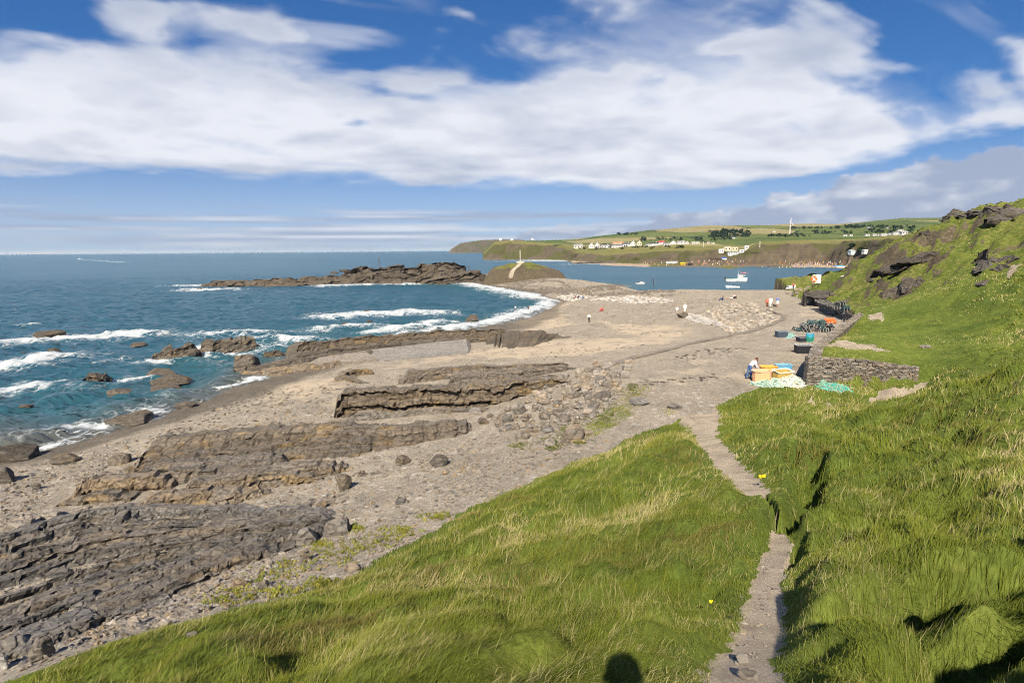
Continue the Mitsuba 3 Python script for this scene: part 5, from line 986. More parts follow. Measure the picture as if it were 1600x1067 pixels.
for i, (dz, col, lab) in enumerate(((0.75, (.03, .30, .20), 'green round basket standing on the black box'), (1.05, (.04, .36, .52), 'blue round basket stacked in the green one'))):
    k = thing('basket', lab, 'basket'); a = np.linspace(0, 2 * np.pi, 25)[:-1]; R_, H_ = .34, .42; at_ = gb_ + [.05, .15, dz - .35]
    part(k, 'base', xf(trimesh.creation.cylinder(R_ * .78, .03, sections=20), at_ + [0, 0, .015]), col)
    for z_, rr in ((.06, .80), (.16, .85), (.26, .90), (.34, .95), (.42, 1.0)): part(k, 'hoop', tube(np.c_[R_ * rr * np.cos(a), R_ * rr * np.sin(a), 0 * a + z_] + at_, .022, 6, True), col)
    v, f = cat([tube([[R_ * .78 * math.cos(q), R_ * .78 * math.sin(q), 0], [R_ * math.cos(q), R_ * math.sin(q), H_]] + at_, .018, 5) for q in a]); part(k, 'slats', (v, f), tuple(np.array(col) * .9), kind='stuff')

# lobster pots
def pot_parts(r, tone):
    L_, Wd, Hh = .62, .46, .40; a = np.linspace(0, np.pi, 9)
    hoop = lambda y: np.c_[Wd / 2 * np.cos(a), 0 * a + y, .05 + (Hh - .05) * np.sin(a) ** .8]
    frame = cat([tube([(-Wd / 2, -L_ / 2, .04), (Wd / 2, -L_ / 2, .04), (Wd / 2, L_ / 2, .04), (-Wd / 2, L_ / 2, .04)], .025, 5, True)] + [tube([(-Wd / 2, y, .04), (Wd / 2, y, .04)], .02, 4) for y in (-.1, .1)])
    hoops = [tube(hoop(y), .022, 5) for y in (-L_ / 2, 0, L_ / 2)]
    net = cat([tube([hoop(-L_ / 2)[i], hoop(0)[min(i + j, 8)], hoop(L_ / 2)[i]], .011, 3) for i in range(9) for j in (0, 1)] + [tube(hoop(y), .011, 3) for y in (-.23, -.15, -.08, .08, .15, .23)] + [tube([hoop(s_ * L_ / 2)[i], (0, s_ * L_ / 2 * .9, .2)], .01, 3) for s_ in (-1, 1) for i in range(0, 9, 2)])
    return frame, hoops, net
PF, PH, PN = pot_parts(rng, 0)
pl_ = lambda m, mat: mikit.ply(m, mat)
def colored(m, col): return painted(m, col, 'cloth')
POT = {}
for nm, fc, hc, nc in (('black', (.03, .03, .03), (.42, .42, .40), (.018, .022, .028)), ('teal', (.05, .07, .07), (.10, .17, .17), (.05, .10, .11)), ('pale', (.09, .085, .07), (.42, .40, .34), (.03, .035, .04))):
    POT[nm] = (colored(PF, fc), [colored(h_, hc) for h_ in PH], colored(PN, nc))
def pot(at, rz, tone, label, group, rx=0.0):
    k = thing('lobster_pot', label, 'lobster pot', group)
    M_ = T().translate(list(map(float, at))).rotate([0, 0, 1], math.degrees(rz)).rotate([1, 0, 0], math.degrees(rx))
    f, hs_, n_ = POT[tone]
    put(k + '__frame', {**f, 'to_world': M_}); put(k + '__netting', {**n_, 'to_world': M_})
    for h_ in hs_: put(key_of(k + '__hoop'), {**h_, 'to_world': M_})
a0, a1 = P(1287, 485, 4.85)[:2], P(1328, 502, 4.85)[:2]
dr_ = (a1 - a0) / np.linalg.norm(a1 - a0); nr_ = np.array([-dr_[1], dr_[0]]); nr_ *= np.sign(nr_[1]); nL = int(np.linalg.norm(a1 - a0) / .5)
for lev in range(4):
    for i in range(nL):
        for row in range(1 + (lev == 3)):
            q = a0 + dr_ * (i * .5 + .12 * rng.random()) + nr_ * (.3 + row * .68); z = HG(*q) + lev * .39
            if i >= nL - 4 and lev == 3: continue
            tone = 'pale' if lev == 3 and i < nL - 5 else ('teal' if i > nL - 5 and lev > 1 else 'black')
            pot((q[0], q[1], z), math.atan2(dr_[1], dr_[0]) + rng.normal(0, .05), tone, {'pale': 'lobster pot with pale hoops on the top layer of the long row', 'teal': 'grey green lobster pot at the near end of the long row', 'black': 'black lobster pot stacked in the long row against the far wall'}[tone], {'pale': 'pale hooped pots topping the long row', 'teal': 'grey green pots at the near end of the row', 'black': 'black pots stacked in the long row'}[tone])
c0 = seen(1272, 519)[:2]
hp = []
for lev, cnt, rad in ((0, 17, 1.9), (1, 11, 1.4), (2, 6, .8)):
    for i in range(cnt):
        a = i / cnt * 6.28 + rng.random(); rr = rad * math.sqrt(rng.random() * .8 + .2); q = c0 + np.array([rr * 1.25 * math.cos(a) + .55, rr * 1.0 * math.sin(a) + 1.3]); pot((q[0], q[1], HG(*q) + lev * .36), rng.uniform(0, 6.28), 'teal' if (lev == 2 or i % 4 == 0) else 'black', 'lobster pot thrown on the loose dark heap beside the long wall', 'pots of the loose heap', rng.uniform(-.5, .5))
for i in range(9):
    q = seen(1298, 506)[:2] + rng.normal(0, .4, 2) * [1.2, .6]; k = thing('net_float', 'orange net float piled between the pot heap and the long wall', 'float', 'orange floats of the pile')
    v, f = arr(trimesh.creation.icosphere(subdivisions=2, radius=.24)); v = v * [1, 1, .86]; z = HG(*q) + .2 + .28 * (i > 4)
    part(k, 'ball', (v + [q[0], q[1], z], f), (.80, .15, .04)); part(k, 'eye', tube([[q[0] + .05 * math.cos(t_), q[1], z + .25 + .05 * math.sin(t_)] for t_ in np.linspace(0, 5.5, 8)], .012, 5, True), (.1, .08, .05))
# fishing nets
def net_pile(label, rows, hgt, cols, seed, n=420):
    """a heap of netting: many loose twines draped over one another"""
    r = np.random.default_rng(seed); pg = shapely.Polygon(rows); ms, cs = [], []
    x0, y0, x1, y1 = pg.bounds; G = []
    while len(G) < n:
        q = r.uniform((x0, y0), (x1, y1))
        if pg.contains(shapely.Point(q)): G.append(q)
    G = np.array(G); g3 = seen(G[:, 0], G[:, 1]); dd = np.array([pg.boundary.distance(shapely.Point(q)) for q in G])
    for i in range(n):
        a = r.uniform(0, 6.28); s = np.linspace(0, 1, 9); l = r.uniform(.35, .8)
        p = np.c_[g3[i, 0] + (s - .5) * l * math.cos(a) + .06 * np.cumsum(r.normal(0, 1, 9)) * .6, g3[i, 1] + (s - .5) * l * math.sin(a) + .06 * np.cumsum(r.normal(0, 1, 9)) * .6]
        z = HG(p[:, 0], p[:, 1]) + hgt * np.clip(dd[i] / 5, .12, 1) * r.uniform(.15, 1) * (.7 + .3 * np.sin(s * 9 + a)) + .02
        ms.append(tube(np.c_[p, z], r.uniform(.012, .030), 4)); c = np.array(cols[r.integers(len(cols))]) * r.uniform(.7, 1.15); cs.append(np.tile(c, (len(ms[-1][0]), 1)))
    v, f = cat(ms); k = key_of('fishing_net'); put(k, mikit.ply((v, f), 'cloth', color=np.clip(np.vstack(cs), 0, .9))); tag(k, label, 'fishing net')
net_pile('pale green fishing net heaped in front of the tubs, right end white', [(1174, 601), (1190, 596), (1215, 594), (1222, 604), (1195, 606)], .30, [(.38, .55, .46), (.45, .62, .52), (.25, .38, .33), (.5, .6, .5)], 1, 400)
net_pile('white and cream fishing net heaped right of the pale green one', [(1216, 596), (1240, 590), (1254, 600), (1250, 607), (1222, 605)], .38, [(.74, .76, .72), (.66, .72, .66), (.70, .62, .46), (.5, .62, .55)], 2, 340)
net_pile('turquoise fishing net spread on the grass under the wall', [(1274, 600), (1300, 600), (1328, 608), (1312, 612), (1290, 610)], .16, [(.06, .42, .36), (.10, .50, .44), (.25, .42, .33), (.3, .4, .3)], 3, 280)
net_pile('pale teal net hanging out of the lone dark crate', [(1231, 521), (1236, 521), (1237, 529), (1231, 530)], .5, [(.28, .48, .45), (.35, .55, .5)], 4, 90)
rock_at(1352, 608, 10, 8, 'boulder', 'brown lump of rock in the grass before the wall', .7, .4); rock_at(1358, 609, 4, 2.5, 'boulder', 'tiny white stone beside the brown lump before the wall', .2, 1.1)
rock_at(1444, 547, 24, 3, 'boulder', 'flat pale stones set in the mown meadow', .3, .8)
# lifebuoy stand
g = seen(1274, 457); k = thing('lifebuoy_stand', 'orange lifebuoy hung on a white board at the harbour side', 'lifebuoy stand'); s_ = (g - EYE) @ FW / F
bz = g[2] + 8 * s_
for dx in (-.55, .55): part(k, 'post', xf(box(.09, .09, bz - g[2] + 1.3, (0, 0, 0)), (g[0] + dx, g[1] + .08, (bz + 1.3 + g[2]) / 2 - .1)), (.06, .05, .045))
part(k, 'board', xf(box(13 * s_, .05, 13 * s_, (0, 0, 0), .01), (g[0] + .1, g[1], bz + 6.5 * s_)), (.80, .80, .80))
a = np.linspace(0, 2 * np.pi, 29)[:-1]; rr = 3.6 * s_
bu = part(k, 'lifebuoy', tube(np.c_[g[0] - 4 * s_ + rr * np.cos(a), 0 * a + g[1] - .12, bz + 6.6 * s_ + rr * np.sin(a)], 1.7 * s_, 10, True), (.85, .16, .03))
part(bu, 'band', cat([tube([np.array([g[0] - 4 * s_ + rr * math.cos(q + e), g[1] - .12, bz + 6.6 * s_ + rr * math.sin(q + e)]) for e in (-.12, .12)], 1.76 * s_, 10) for q in (.8, 2.36, 3.93, 5.5)]), (.8, .78, .75))
for i, (px, py) in enumerate([(1246, 461), (1252, 458), (1258, 455), (1262, 452), (1238, 462), (1230, 460), (1249, 455), (1243, 457), (1262, 457), (1268, 459)]):
    rock_at(px, py, 8 - i % 3, 4 + i % 2, 'boulder', 'pale boulder among those below the lifebuoy board', .45, .9, 'pale boulders by the lifebuoy', sub=2)
# the revetment: stone paving of the old slip, and the whitened stones of the breakwater
def paving(name, label, rows, spacing, hgt, seed, br, warm=(.2, .55), jit=.35, cat_=None, kind='stuff'):
    r = np.random.default_rng(seed); w = np.array([seen(*q)[:2] for q in rows]); pg = shapely.Polygon(w); x0, y0, x1, y1 = pg.bounds
    X, Y = np.meshgrid(np.arange(x0, x1, spacing), np.arange(y0, y1, spacing)); X, Y = X + r.uniform(-jit, jit, X.shape) * spacing, Y + r.uniform(-jit, jit, X.shape) * spacing
    X, Y = X.ravel(), Y.ravel(); ok = shapely.contains_xy(pg, X, Y) & (N2(X, Y, .12, 2, seed) > .33); X, Y = X[ok], Y[ok]; Z = HG(X, Y); ms, us = [], []
    for x, y, z in zip(X, Y, Z):
        m = xf(CH[r.integers(14)], (x, y, z + hgt * .12), r.uniform(0, 6.28), spacing * r.uniform(.75, 1.25)); ms.append((m[0] * 1.0, m[1])); us.append(np.tile([r.uniform(*warm), br * r.uniform(.75, 1.2)], (len(m[0]), 1)))
    v, f = cat(ms); k = key_of(name); put(k, mikit.ply((v, f), 'rock', uv=np.vstack(us))); tag(k, label, cat_, kind=kind)
paving('paving_stones', 'weathered stones paving the humped end of the old slip', [(1085, 500), (1120, 478), (1165, 470), (1200, 482), (1224, 495), (1205, 507), (1160, 522), (1145, 521), (1110, 508)], .95, .3, 1, 1.4)
paving('paving_stones', 'rounded stones packed on the ridge of the breakwater', [(735, 436), (775, 428), (870, 436), (960, 447), (1060, 456), (1050, 464), (960, 462), (880, 462), (840, 456), (790, 446)], 1.35, .3, 2, .62)
paving('white_stones', 'whitened stones along the foot of the breakwater', [(866, 466), (900, 459), (960, 463), (1050, 468), (1050, 473), (1000, 475), (960, 472), (900, 471)], .95, .4, 3, 2.1, (.0, .15))
ledge('rock_ledge', 'pale whitewashed rock bank sloping to the sand below the paved slip', PZ([(1068, 488, 3.5), (1085, 494, 3.6), (1105, 501, 3.75), (1130, 508, 3.95), (1146, 511, 4.0)]), back=3, lean=1.3, warm=.1, bright=1.6, seed=90, lay=(.2, .6), joint=2)
rock_at(1068, 497, 22, 11, 'boulder', 'dark brown rock at the left tip of the paved slip', .6, .36, sub=4)
# low kerb of the track
kp = [(945, 574), (975, 566), (1010, 556), (1050, 546), (1090, 536), (1130, 528), (1170, 520), (1205, 509), (1224, 499), (1224, 494), (1200, 484)]
kw = np.array([seen(*q) for q in kp]); sg_ = np.r_[0, np.cumsum(np.linalg.norm(np.diff(kw[:, :2], axis=0), axis=1))]; ns_ = 150; sl_ = np.linspace(0, sg_[-1], ns_)
kc = np.stack([np.interp(sl_, sg_, kw[:, i]) for i in range(2)], -1); kt = np.gradient(kc, axis=0); kt /= np.linalg.norm(kt, axis=1, keepdims=True); kn = np.stack([-kt[:, 1], kt[:, 0]], -1); kz = HG(kc[:, 0], kc[:, 1])
prof = [(-.35, -.4), (-.32, .16), (.32, .18), (.36, -.4)]
kv = np.stack([np.c_[kc + kn * o, kz + z + .04 * (N2(sl_, 0 * sl_, 1.2, 3, 5) - .5)] for o, z in prof], 1).reshape(-1, 3)
put('kerb', rocky((kv, grid_faces(ns_, 4)), .35, .62)); tag('kerb', 'low worn stone kerb curving along the seaward edge of the track', 'kerb')

# ---------------------------------------------------------------- boats, poles
def boat(label, px, py, wpx, rz, hull, kind_, name='boat', stripe=None, z=0.0, extra=None):
    g = P(px, py, z) if z == 0 else seen(px, py); s = (g - EYE) @ FW / F; L_ = wpx * s / max(abs(math.cos(rz)), .5); Bm = L_ * (.30 if kind_ != 'kayak' else .14); Hh = L_ * (.15 if kind_ != 'kayak' else .06)
    k = thing(name, label, 'boat' if kind_ != 'kayak' else 'kayak')
    n, m = 15, 9; V = []
    for i in range(n):
        t = i / (n - 1); bw = Bm / 2 * (min(1, (1 - t) ** .55 * 1.35) if kind_ != 'kayak' else math.sin(math.pi * np.clip(t, .02, .98)) ** .7); bw = max(bw, .02 * Bm); sh = Hh * (.85 + .55 * t ** 2); x = (t - .5) * L_
        for j in range(m):
            a = math.pi * j / (m - 1); V.append((x + .05 * L_ * t * (1 - math.sin(a)), bw * math.cos(a) * (1 - .15 * math.sin(a)), sh - (sh + .18 * Hh) * math.sin(a) ** .6))
    V = np.array(V); f = grid_faces(n, m); pl = lambda q: xf(q, g, rz)
    tr = np.array([[0, j, j + 1] for j in range(1, m - 1)])
    part(k, 'hull', pl((V, np.vstack([f, tr]))), hull)
    dv = []
    for i in range(n): a, b = V[i * m], V[i * m + m - 1]; dv += [a * [1, .94, 1] - [0, 0, Hh * .22], b * [1, .94, 1] - [0, 0, Hh * .22]]
    part(k, 'deck', pl((np.array(dv), grid_faces(n, 2))), (.55, .53, .50) if kind_ != 'kayak' else tuple(np.array(hull) * .7))
    part(k, 'gunwale', pl(tube(np.vstack([V[0::m], V[m - 1::m][::-1]]) + [0, 0, .01 * L_], .012 * L_, 5)), stripe or (.7, .7, .68))
    if stripe: part(k, 'boot_stripe', pl((np.vstack([(V.reshape(n, m, 3)[:, 2] * [1, 1.03, 1]), (V.reshape(n, m, 3)[:, 3] * [1, 1.04, 1])]).reshape(2, n, 3).transpose(1, 0, 2).reshape(-1, 3), grid_faces(n, 2))), stripe)
    if kind_ == 'cabin':
        cx = L_ * .20; cb = part(k, 'cabin', pl(cat([box(L_ * .22, Bm * .62, L_ * .17, (cx, 0, Hh * .8 + L_ * .08), .02 * L_), box(L_ * .26, Bm * .68, .018 * L_, (cx - .01 * L_, 0, Hh * .8 + L_ * .172), .006 * L_)])), (.80, .80, .79))
        for q in (-.06, .02, .08): part(cb, 'window', pl(box(L_ * .05, Bm * .64, L_ * .05, (cx + q * L_, 0, Hh * .8 + L_ * .12))), (.02, .03, .04))
        part(k, 'mast', pl(tube([(cx - .08 * L_, 0, Hh + .15 * L_), (cx - .08 * L_, 0, Hh + .36 * L_)], .007 * L_, 5)), (.6, .6, .6))
        part(k, 'rail', pl(tube([(L_ * .32, Bm * .25, Hh * 1.1), (L_ * .34, Bm * .22, Hh * 1.8), (L_ * .47, 0, Hh * 2.0), (L_ * .34, -Bm * .22, Hh * 1.8), (L_ * .32, -Bm * .25, Hh * 1.1)], .006 * L_, 4)), (.65, .65, .65))
    if kind_ == 'cuddy': cb = part(k, 'cuddy', pl(box(L_ * .30, Bm * .66, L_ * .13, (L_ * .12, 0, Hh * .85 + L_ * .05), .03 * L_)), (.80, .80, .79)); part(cb, 'windscreen', pl(box(L_ * .03, Bm * .60, L_ * .06, (-.03 * L_, 0, Hh * .9 + L_ * .10))), (.03, .05, .07))
    if kind_ in ('open', 'cuddy', 'cabin'):
        o = part(k, 'outboard', pl(cat([box(.05 * L_, .06 * L_, .09 * L_, (-.53 * L_, 0, Hh * 1.15), .012 * L_), box(.03 * L_, .025 * L_, .14 * L_, (-.53 * L_, 0, Hh * .45))])), (.03, .03, .035))
    if kind_ == 'open':
        for q in (-.25, .0, .22): part(k, 'thwart', pl(box(.05 * L_, Bm * .80, .015 * L_, (q * L_, 0, Hh * .72))), (.45, .38, .3))
    for q, col in (extra or []):
        part(k, 'paddler', pl(cat([hullof((q * L_, 0, Hh * .4), .16, (q * L_, 0, Hh * .4 + .55), .14, 8), trimesh.creation.icosphere(subdivisions=1, radius=.12).apply_translation((q * L_, 0, Hh * .4 + .85))])), col, mat='cloth')
    return k
boat('white fishing boat with a wheelhouse and dark green waterline, largest in the harbour', 1150, 440, 33, .06, (.78, .79, .78), 'cabin', stripe=(.02, .12, .11))
boat('open white skiff with grey sides, just in front of the large fishing boat', 1145, 450, 20, math.pi - .1, (.66, .70, .72), 'open', stripe=(.2, .25, .3))
boat('white cuddy boat lying by itself at the left of the harbour', 1000, 444, 14, .25, (.78, .78, .78), 'cuddy', stripe=(.05, .06, .08))
boat('red sea kayak with two paddlers out in the harbour', 1162, 427.5, 10, .05, (.62, .03, .08), 'kayak', name='kayak', extra=[(-.15, (.55, .06, .10)), (.18, (.5, .1, .12))])
boat('blue and white dinghy drawn up at the edge of the harbour shingle', 1202, 453, 15, .3, (.60, .70, .80), 'open', z=1, stripe=(.08, .22, .45))
boat('white dinghy beached below the lifebuoy board', 1235, 453, 15, .12, (.78, .77, .75), 'open', z=1)
boat('second white dinghy lying behind the beached one', 1236, 449.5, 14, .1, (.76, .76, .76), 'open', z=1)
boat('white hulled tender on the rocks at the right edge of the harbour', 1317, 433, 8, .2, (.75, .74, .72), 'open', z=1)
k = thing('motor_boat', 'tiny distant speedboat drawing a white wake across the open sea', 'boat'); g = P(124, 405, 0); part(k, 'hull', xf(cat([box(7, 2.4, 1.2, (0, 0, .6), .3), box(2.4, 1.8, 1.2, (.3, 0, 1.6), .3)]), g, .1), (.75, .75, .75))
def pole(lab, px, y0, y1, rad, col, Y=None, name='pole', sea_=False):
    g = P(px, y1, 0) if sea_ else (seen(px, y1) if Y is None else Q(px, y1, Y)); s = (g - EYE) @ FW / F; k = thing(name, lab, 'pole'); H_ = (y1 - y0) * s
    part(k, 'shaft', tube([g - [0, 0, .5], g + [0, 0, H_]], [rad, rad * .7], 8), col); part(k, 'cap', xf(trimesh.creation.icosphere(subdivisions=1, radius=rad * 1.5), g + [0, 0, H_]), col); return k, g, H_
pole('thin beacon pole standing on the far reef', 592.5, 405, 420, .22, (.10, .085, .07), 265)
pole('dark mooring post in the shallows near the white cuddy boat', 1021, 436, 445, .16, (.05, .04, .035), sea_=True)
pole('dark post on the gap between the reef and the islet', 733, 417, 424, .2, (.08, .07, .06), 266)

# ---------------------------------------------------------------- islet
ni = 90; u, v_ = np.meshgrid(np.linspace(-1, 1, ni), np.linspace(-1, 1, ni), indexing='ij'); ci = Q(822, 430, 246)
ix, iy = ci[0] + u * 19, ci[1] + 12 + v_ * 15
prof_ = np.interp(u + .10 * (N2(ix, iy, .2, 2, 3) - .5), [-1, -.88, -.70, -.5, -.25, -.05, .1, .35, .6, .8, 1], [0, .25, .66, .86, .97, 1.0, .98, .82, .56, .30, 0])
iz = HG(ix, iy) * 0 + 3.0 - 4 * (prof_ < .02) + 5.6 * prof_ * (1 - np.abs(v_) ** 2.4) * (.86 + .3 * N2(ix, iy, .25, 4, 5)) + .9 * (N2(ix, iy, .5, 3, 6) - .5) - 3.5 * sst(.75, 1, np.maximum(np.abs(u), np.abs(v_)))
su = np.gradient(iz, axis=0) / (38 / ni); sv_ = np.gradient(iz, axis=1) / (30 / ni); isl = sst(.55, 1.2, np.hypot(su, sv_)) * .6 + 1.0 * sst(8.2, 4.6, iz) + .5 * sst(.5, .62, N2(ix, iy, .3, 3, 9)) 
put('islet', mikit.ply((np.stack([ix, iy, iz], -1).reshape(-1, 3), grid_faces(ni, ni)), 'turf', smooth=True, uv=np.stack([np.clip(isl, 0, 1), .5 + 0 * isl], -1).reshape(-1, 2))); tag('islet', 'small grassy rock islet at the end of the breakwater', kind='structure')
_ig = RegularGridInterpolator((ix[:, 0], iy[0]), iz, bounds_error=False, fill_value=3)
IG = lambda x, y: float(np.ravel(_ig((x, y)))[0])
k = thing('stone_steps', 'pale stone steps climbing the side of the islet', 'steps')
for i, t in enumerate(np.linspace(0, 1, 34)):
    x, y = lerp(ci[0] - 6.2, ci[0] - .8, t), lerp(ci[1] - 1.0, ci[1] + 9, t); part(k, 'step', xf(box(1.3, .75, .5, (0, 0, 0), .05), (x, y, float(IG(x, y)) + .14), .1), (.38, .34, .27), mat='cloth')
for sgn in (-1, 1): part(k, 'side_wall', tube([(lerp(ci[0] - 6.2, ci[0] - .8, t) + sgn * .8, lerp(ci[1] - 1, ci[1] + 9, t), float(IG(lerp(ci[0] - 6.2, ci[0] - .8, t) + sgn * .8, lerp(ci[1] - 1, ci[1] + 9, t))) + .25) for t in np.linspace(0, 1, 20)], .15, 6), (.30, .27, .21), mat='cloth')
fp = np.array([ci[0] - 2.2, ci[1] + 11, 0]); fp[2] = IG(fp[0], fp[1])
k = thing('flagpole', 'thin white flagpole on top of the islet', 'flagpole'); part(k, 'shaft', tube([fp, fp + [0, 0, 5.4]], .11, 6), (.7, .68, .62)); part(k, 'base', xf(box(3.0, 1.6, .7, (0, 0, .3), .1), fp), (.5, .45, .36), mat='cloth')

# ---------------------------------------------------------------- far shore
_fg = RegularGridInterpolator((np.tan(np.radians(fa)), np.log(fr)), fz, bounds_error=False, fill_value=-1)
def far_seen(px, py, default=700):
    d = ray(px, py); t = np.exp(np.linspace(math.log(320), math.log(5000), 900)); q = EYE + d / d[1] * t[:, None]
    h = _fg(np.c_[q[:, 0] / q[:, 1], np.log(q[:, 1])]); k = np.argmax(q[:, 2] < h)
    if not (q[:, 2] < h).any():
        q = EYE + d / d[1] * default; q[2] = float(np.ravel(_fg((q[0] / q[1], math.log(q[1]))))[0]); return q
    return np.array([q[k, 0], q[k, 1], h[k]])
def house(lab, px, py, wpx, hpx, roof=(.10, .10, .11), wall=(.78, .77, .74), gable=0, group=None, name='house', flat=False, rz=0.0, nwin=None):
    g = far_seen(px, py); s = g[1] / F; w, h = wpx * s * .92, hpx * s * .86; wall = tuple(.74 * q_ for q_ in wall); d = w * .7 if not flat else w * .6; rh = h * (.40 if not flat else .08); hw = h - rh
    k = thing(name, lab, 'house' if name == 'house' else name.replace('_', ' '), group); pl = lambda q: xf(q, g, rz)
    part(k, 'wall', pl(box(w, d, hw + 2, (0, d * .5, hw / 2 - 1))), wall, mat='cloth')
    if flat: part(k, 'roof', pl(box(w * 1.04, d * 1.04, rh, (0, d * .5, hw + rh / 2 + .01))), roof, mat='cloth')
    else:
        if gable: v = np.array([(-w / 2 - .2, -.3, hw), (w / 2 + .2, -.3, hw), (0, -.3, hw + rh), (-w / 2 - .2, d + .3, hw), (w / 2 + .2, d + .3, hw), (0, d + .3, hw + rh)]); f = np.array([[3, 0, 2], [3, 2, 5], [1, 4, 5], [1, 5, 2], [0, 3, 4], [0, 4, 1]]); gv_ = np.array([(-w / 2, -.05, hw - .1), (w / 2, -.05, hw - .1), (0, -.05, hw + rh * .94)]); part(k, 'gable', pl((np.vstack([gv_, gv_ + [0, .3, 0]]), np.array([[0, 1, 2], [3, 5, 4], [0, 2, 5], [0, 5, 3], [1, 4, 5], [1, 5, 2]]))), wall, mat='cloth')
        else: v = np.array([(-w / 2 - .3, -.4, hw), (w / 2 + .3, -.4, hw), (w / 2 + .3, d + .4, hw), (-w / 2 - .3, d + .4, hw), (-w / 2 - .3, d / 2, hw + rh), (w / 2 + .3, d / 2, hw + rh)]); f = np.array([[0, 1, 5], [0, 5, 4], [2, 3, 4], [2, 4, 5], [0, 4, 3], [1, 2, 5], [0, 3, 2], [0, 2, 1]])
        rf = part(k, 'roof', pl((v, f)), roof, mat='cloth'); part(rf, 'chimney', pl(box(w * .08, w * .07, h * .28, (w * .3 if not gable else w * .18, d * .5, hw + rh * .95))), wall, mat='cloth')
    nw = nwin or max(int(wpx / 4), 1)
    for i in range(nw): part(k, 'window', pl(box(w / nw * .36, .2, min(hw * .35, 2.2), ((i + .5) / nw * w - w / 2, -.06, hw * .58))), (.03, .035, .045))
    return k
O_, RD = (.42, .20, .09), (.36, .07, .06)
for a in [('hipped grey house standing alone at the left end of the far village', 904, 388.5, 15, 8, (.26, .26, .27), (.72, .70, .62), 0), ('white twin gabled house, left gable, in the far village', 924, 388, 8, 9, (.07, .07, .08), (.8, .8, .78), 1), ('white twin gabled house, right gable, in the far village', 933, 388, 8, 10, (.07, .07, .08), (.8, .8, .78), 1),
    ('long low white house right of the twin gables', 946, 387.5, 15, 6, (.16, .16, .17), (.8, .8, .78), 0), ('grey roofed bungalow below the orange roof', 965, 387, 19, 6, (.13, .13, .14), (.72, .7, .68), 0), ('house with a pale orange roof behind the grey bungalow', 966, 382, 18, 4.5, O_, (.6, .5, .4), 0), ('white house with a steep dark roof near the middle of the village', 979, 385.5, 12, 7, (.12, .12, .13), (.82, .82, .8), 0),
    ('narrow tall white house beside a cream gable', 989, 384.5, 8, 9, (.05, .05, .06), (.8, .8, .78), 1), ('cream gabled house, tallest in the middle of the village', 999, 384, 8, 9, (.2, .17, .15), (.74, .66, .50), 1), ('small white bungalow in a gap right of the cream gable', 1013, 385, 9, 4.5, (.2, .2, .2), (.8, .8, .78), 0), ('white house with a wide dark roof, left of the red roof', 1023, 384, 14, 6, (.06, .06, .07), (.76, .75, .72), 0),
    ('white house with a red roof in the far village', 1034, 382.5, 10, 7, RD, (.76, .75, .72), 0), ('white cottage right below the red roof', 1042, 384.5, 9, 6, (.14, .14, .15), (.82, .82, .8), 0), ('white end house with a dark gable roof, right of the cottage', 1052, 382, 9, 6.5, (.05, .05, .06), (.8, .8, .78), 1), ('pale long house near the right end of the village', 1065, 381.5, 13, 6, (.25, .24, .23), (.82, .82, .8), 0), ('tiny white house at the right end of the village row', 1074, 381.5, 4, 5, (.2, .2, .2), (.8, .8, .78), 1),
    ('low grey white bungalow on the slope right of the village', 1087, 381, 13, 3.5, (.35, .34, .33), (.7, .7, .68), 0), ('small cream house on the slope, left of two', 1107, 381, 4, 3.5, (.3, .25, .2), (.75, .7, .6), 0), ('small pale house on the slope, right of two', 1114, 381, 5, 2.5, (.3, .3, .3), (.75, .74, .7), 0)]: house(*a)
for a in [('white block at the left of the cliff side cafe terrace', 1127, 397, 8, 8, (.5, .5, .5), (.8, .8, .78)), ('cream flats above the cliff side terrace', 1137, 393, 11, 8, (.4, .38, .33), (.70, .66, .52)), ('pale yellow flats right of the cream ones', 1148, 392.5, 11, 7, (.4, .38, .33), (.72, .66, .48)), ('low building with a blue grey roof on the cliff terrace', 1147, 399, 20, 5, (.16, .19, .24), (.62, .68, .72)), ('tall white square building at the right end of the cliff terrace', 1167, 390, 7, 7, (.7, .7, .7), (.84, .84, .84)), ('white stepped building between terrace and tall square one', 1159, 396, 7, 6, (.6, .65, .66), (.74, .78, .78))]: house(*a, flat=True)
for a in [('pale blue beach huts on the bank above the far sands', 1336, 397, 14, 4, (.5, .58, .62), (.62, .74, .78), 0), ('white beach huts right of the blue ones', 1356, 395.5, 12, 3, (.7, .7, .7), (.8, .8, .8), 0)]: house(*a, name='beach_hut', nwin=5)
house('bright yellow hut on the far shore rocks', 1067, 414.5, 7, 5, (.6, .42, .03), (.75, .52, .03), 0, name='shore_hut'); house('dark hut right of the yellow one on the shore', 1079, 415, 6, 4, (.03, .03, .03), (.06, .05, .05), 0, name='shore_hut')
for i, (px, py, w, h) in enumerate([(1321, 369.5, 6, 3), (1330, 369, 5, 3), (1356, 369, 7, 3.5), (1367, 368.5, 6, 3.5), (1374, 368.5, 5, 3), (1382, 368.5, 10, 4), (1391, 367, 5, 3), (1401, 367, 10, 5), (1414, 366.5, 10, 6), (1408, 361, 9, 2.5), (1360, 357, 7, 2.5), (1389, 357, 5, 2.2), (1210, 363, 4, 2), (1145, 373, 8, 2.5)]): house('distant white house among hedges on the hills to the right', px, py, w, h, (.3, .3, .3), (.78, .78, .76), 0, group='distant white houses on the hills')
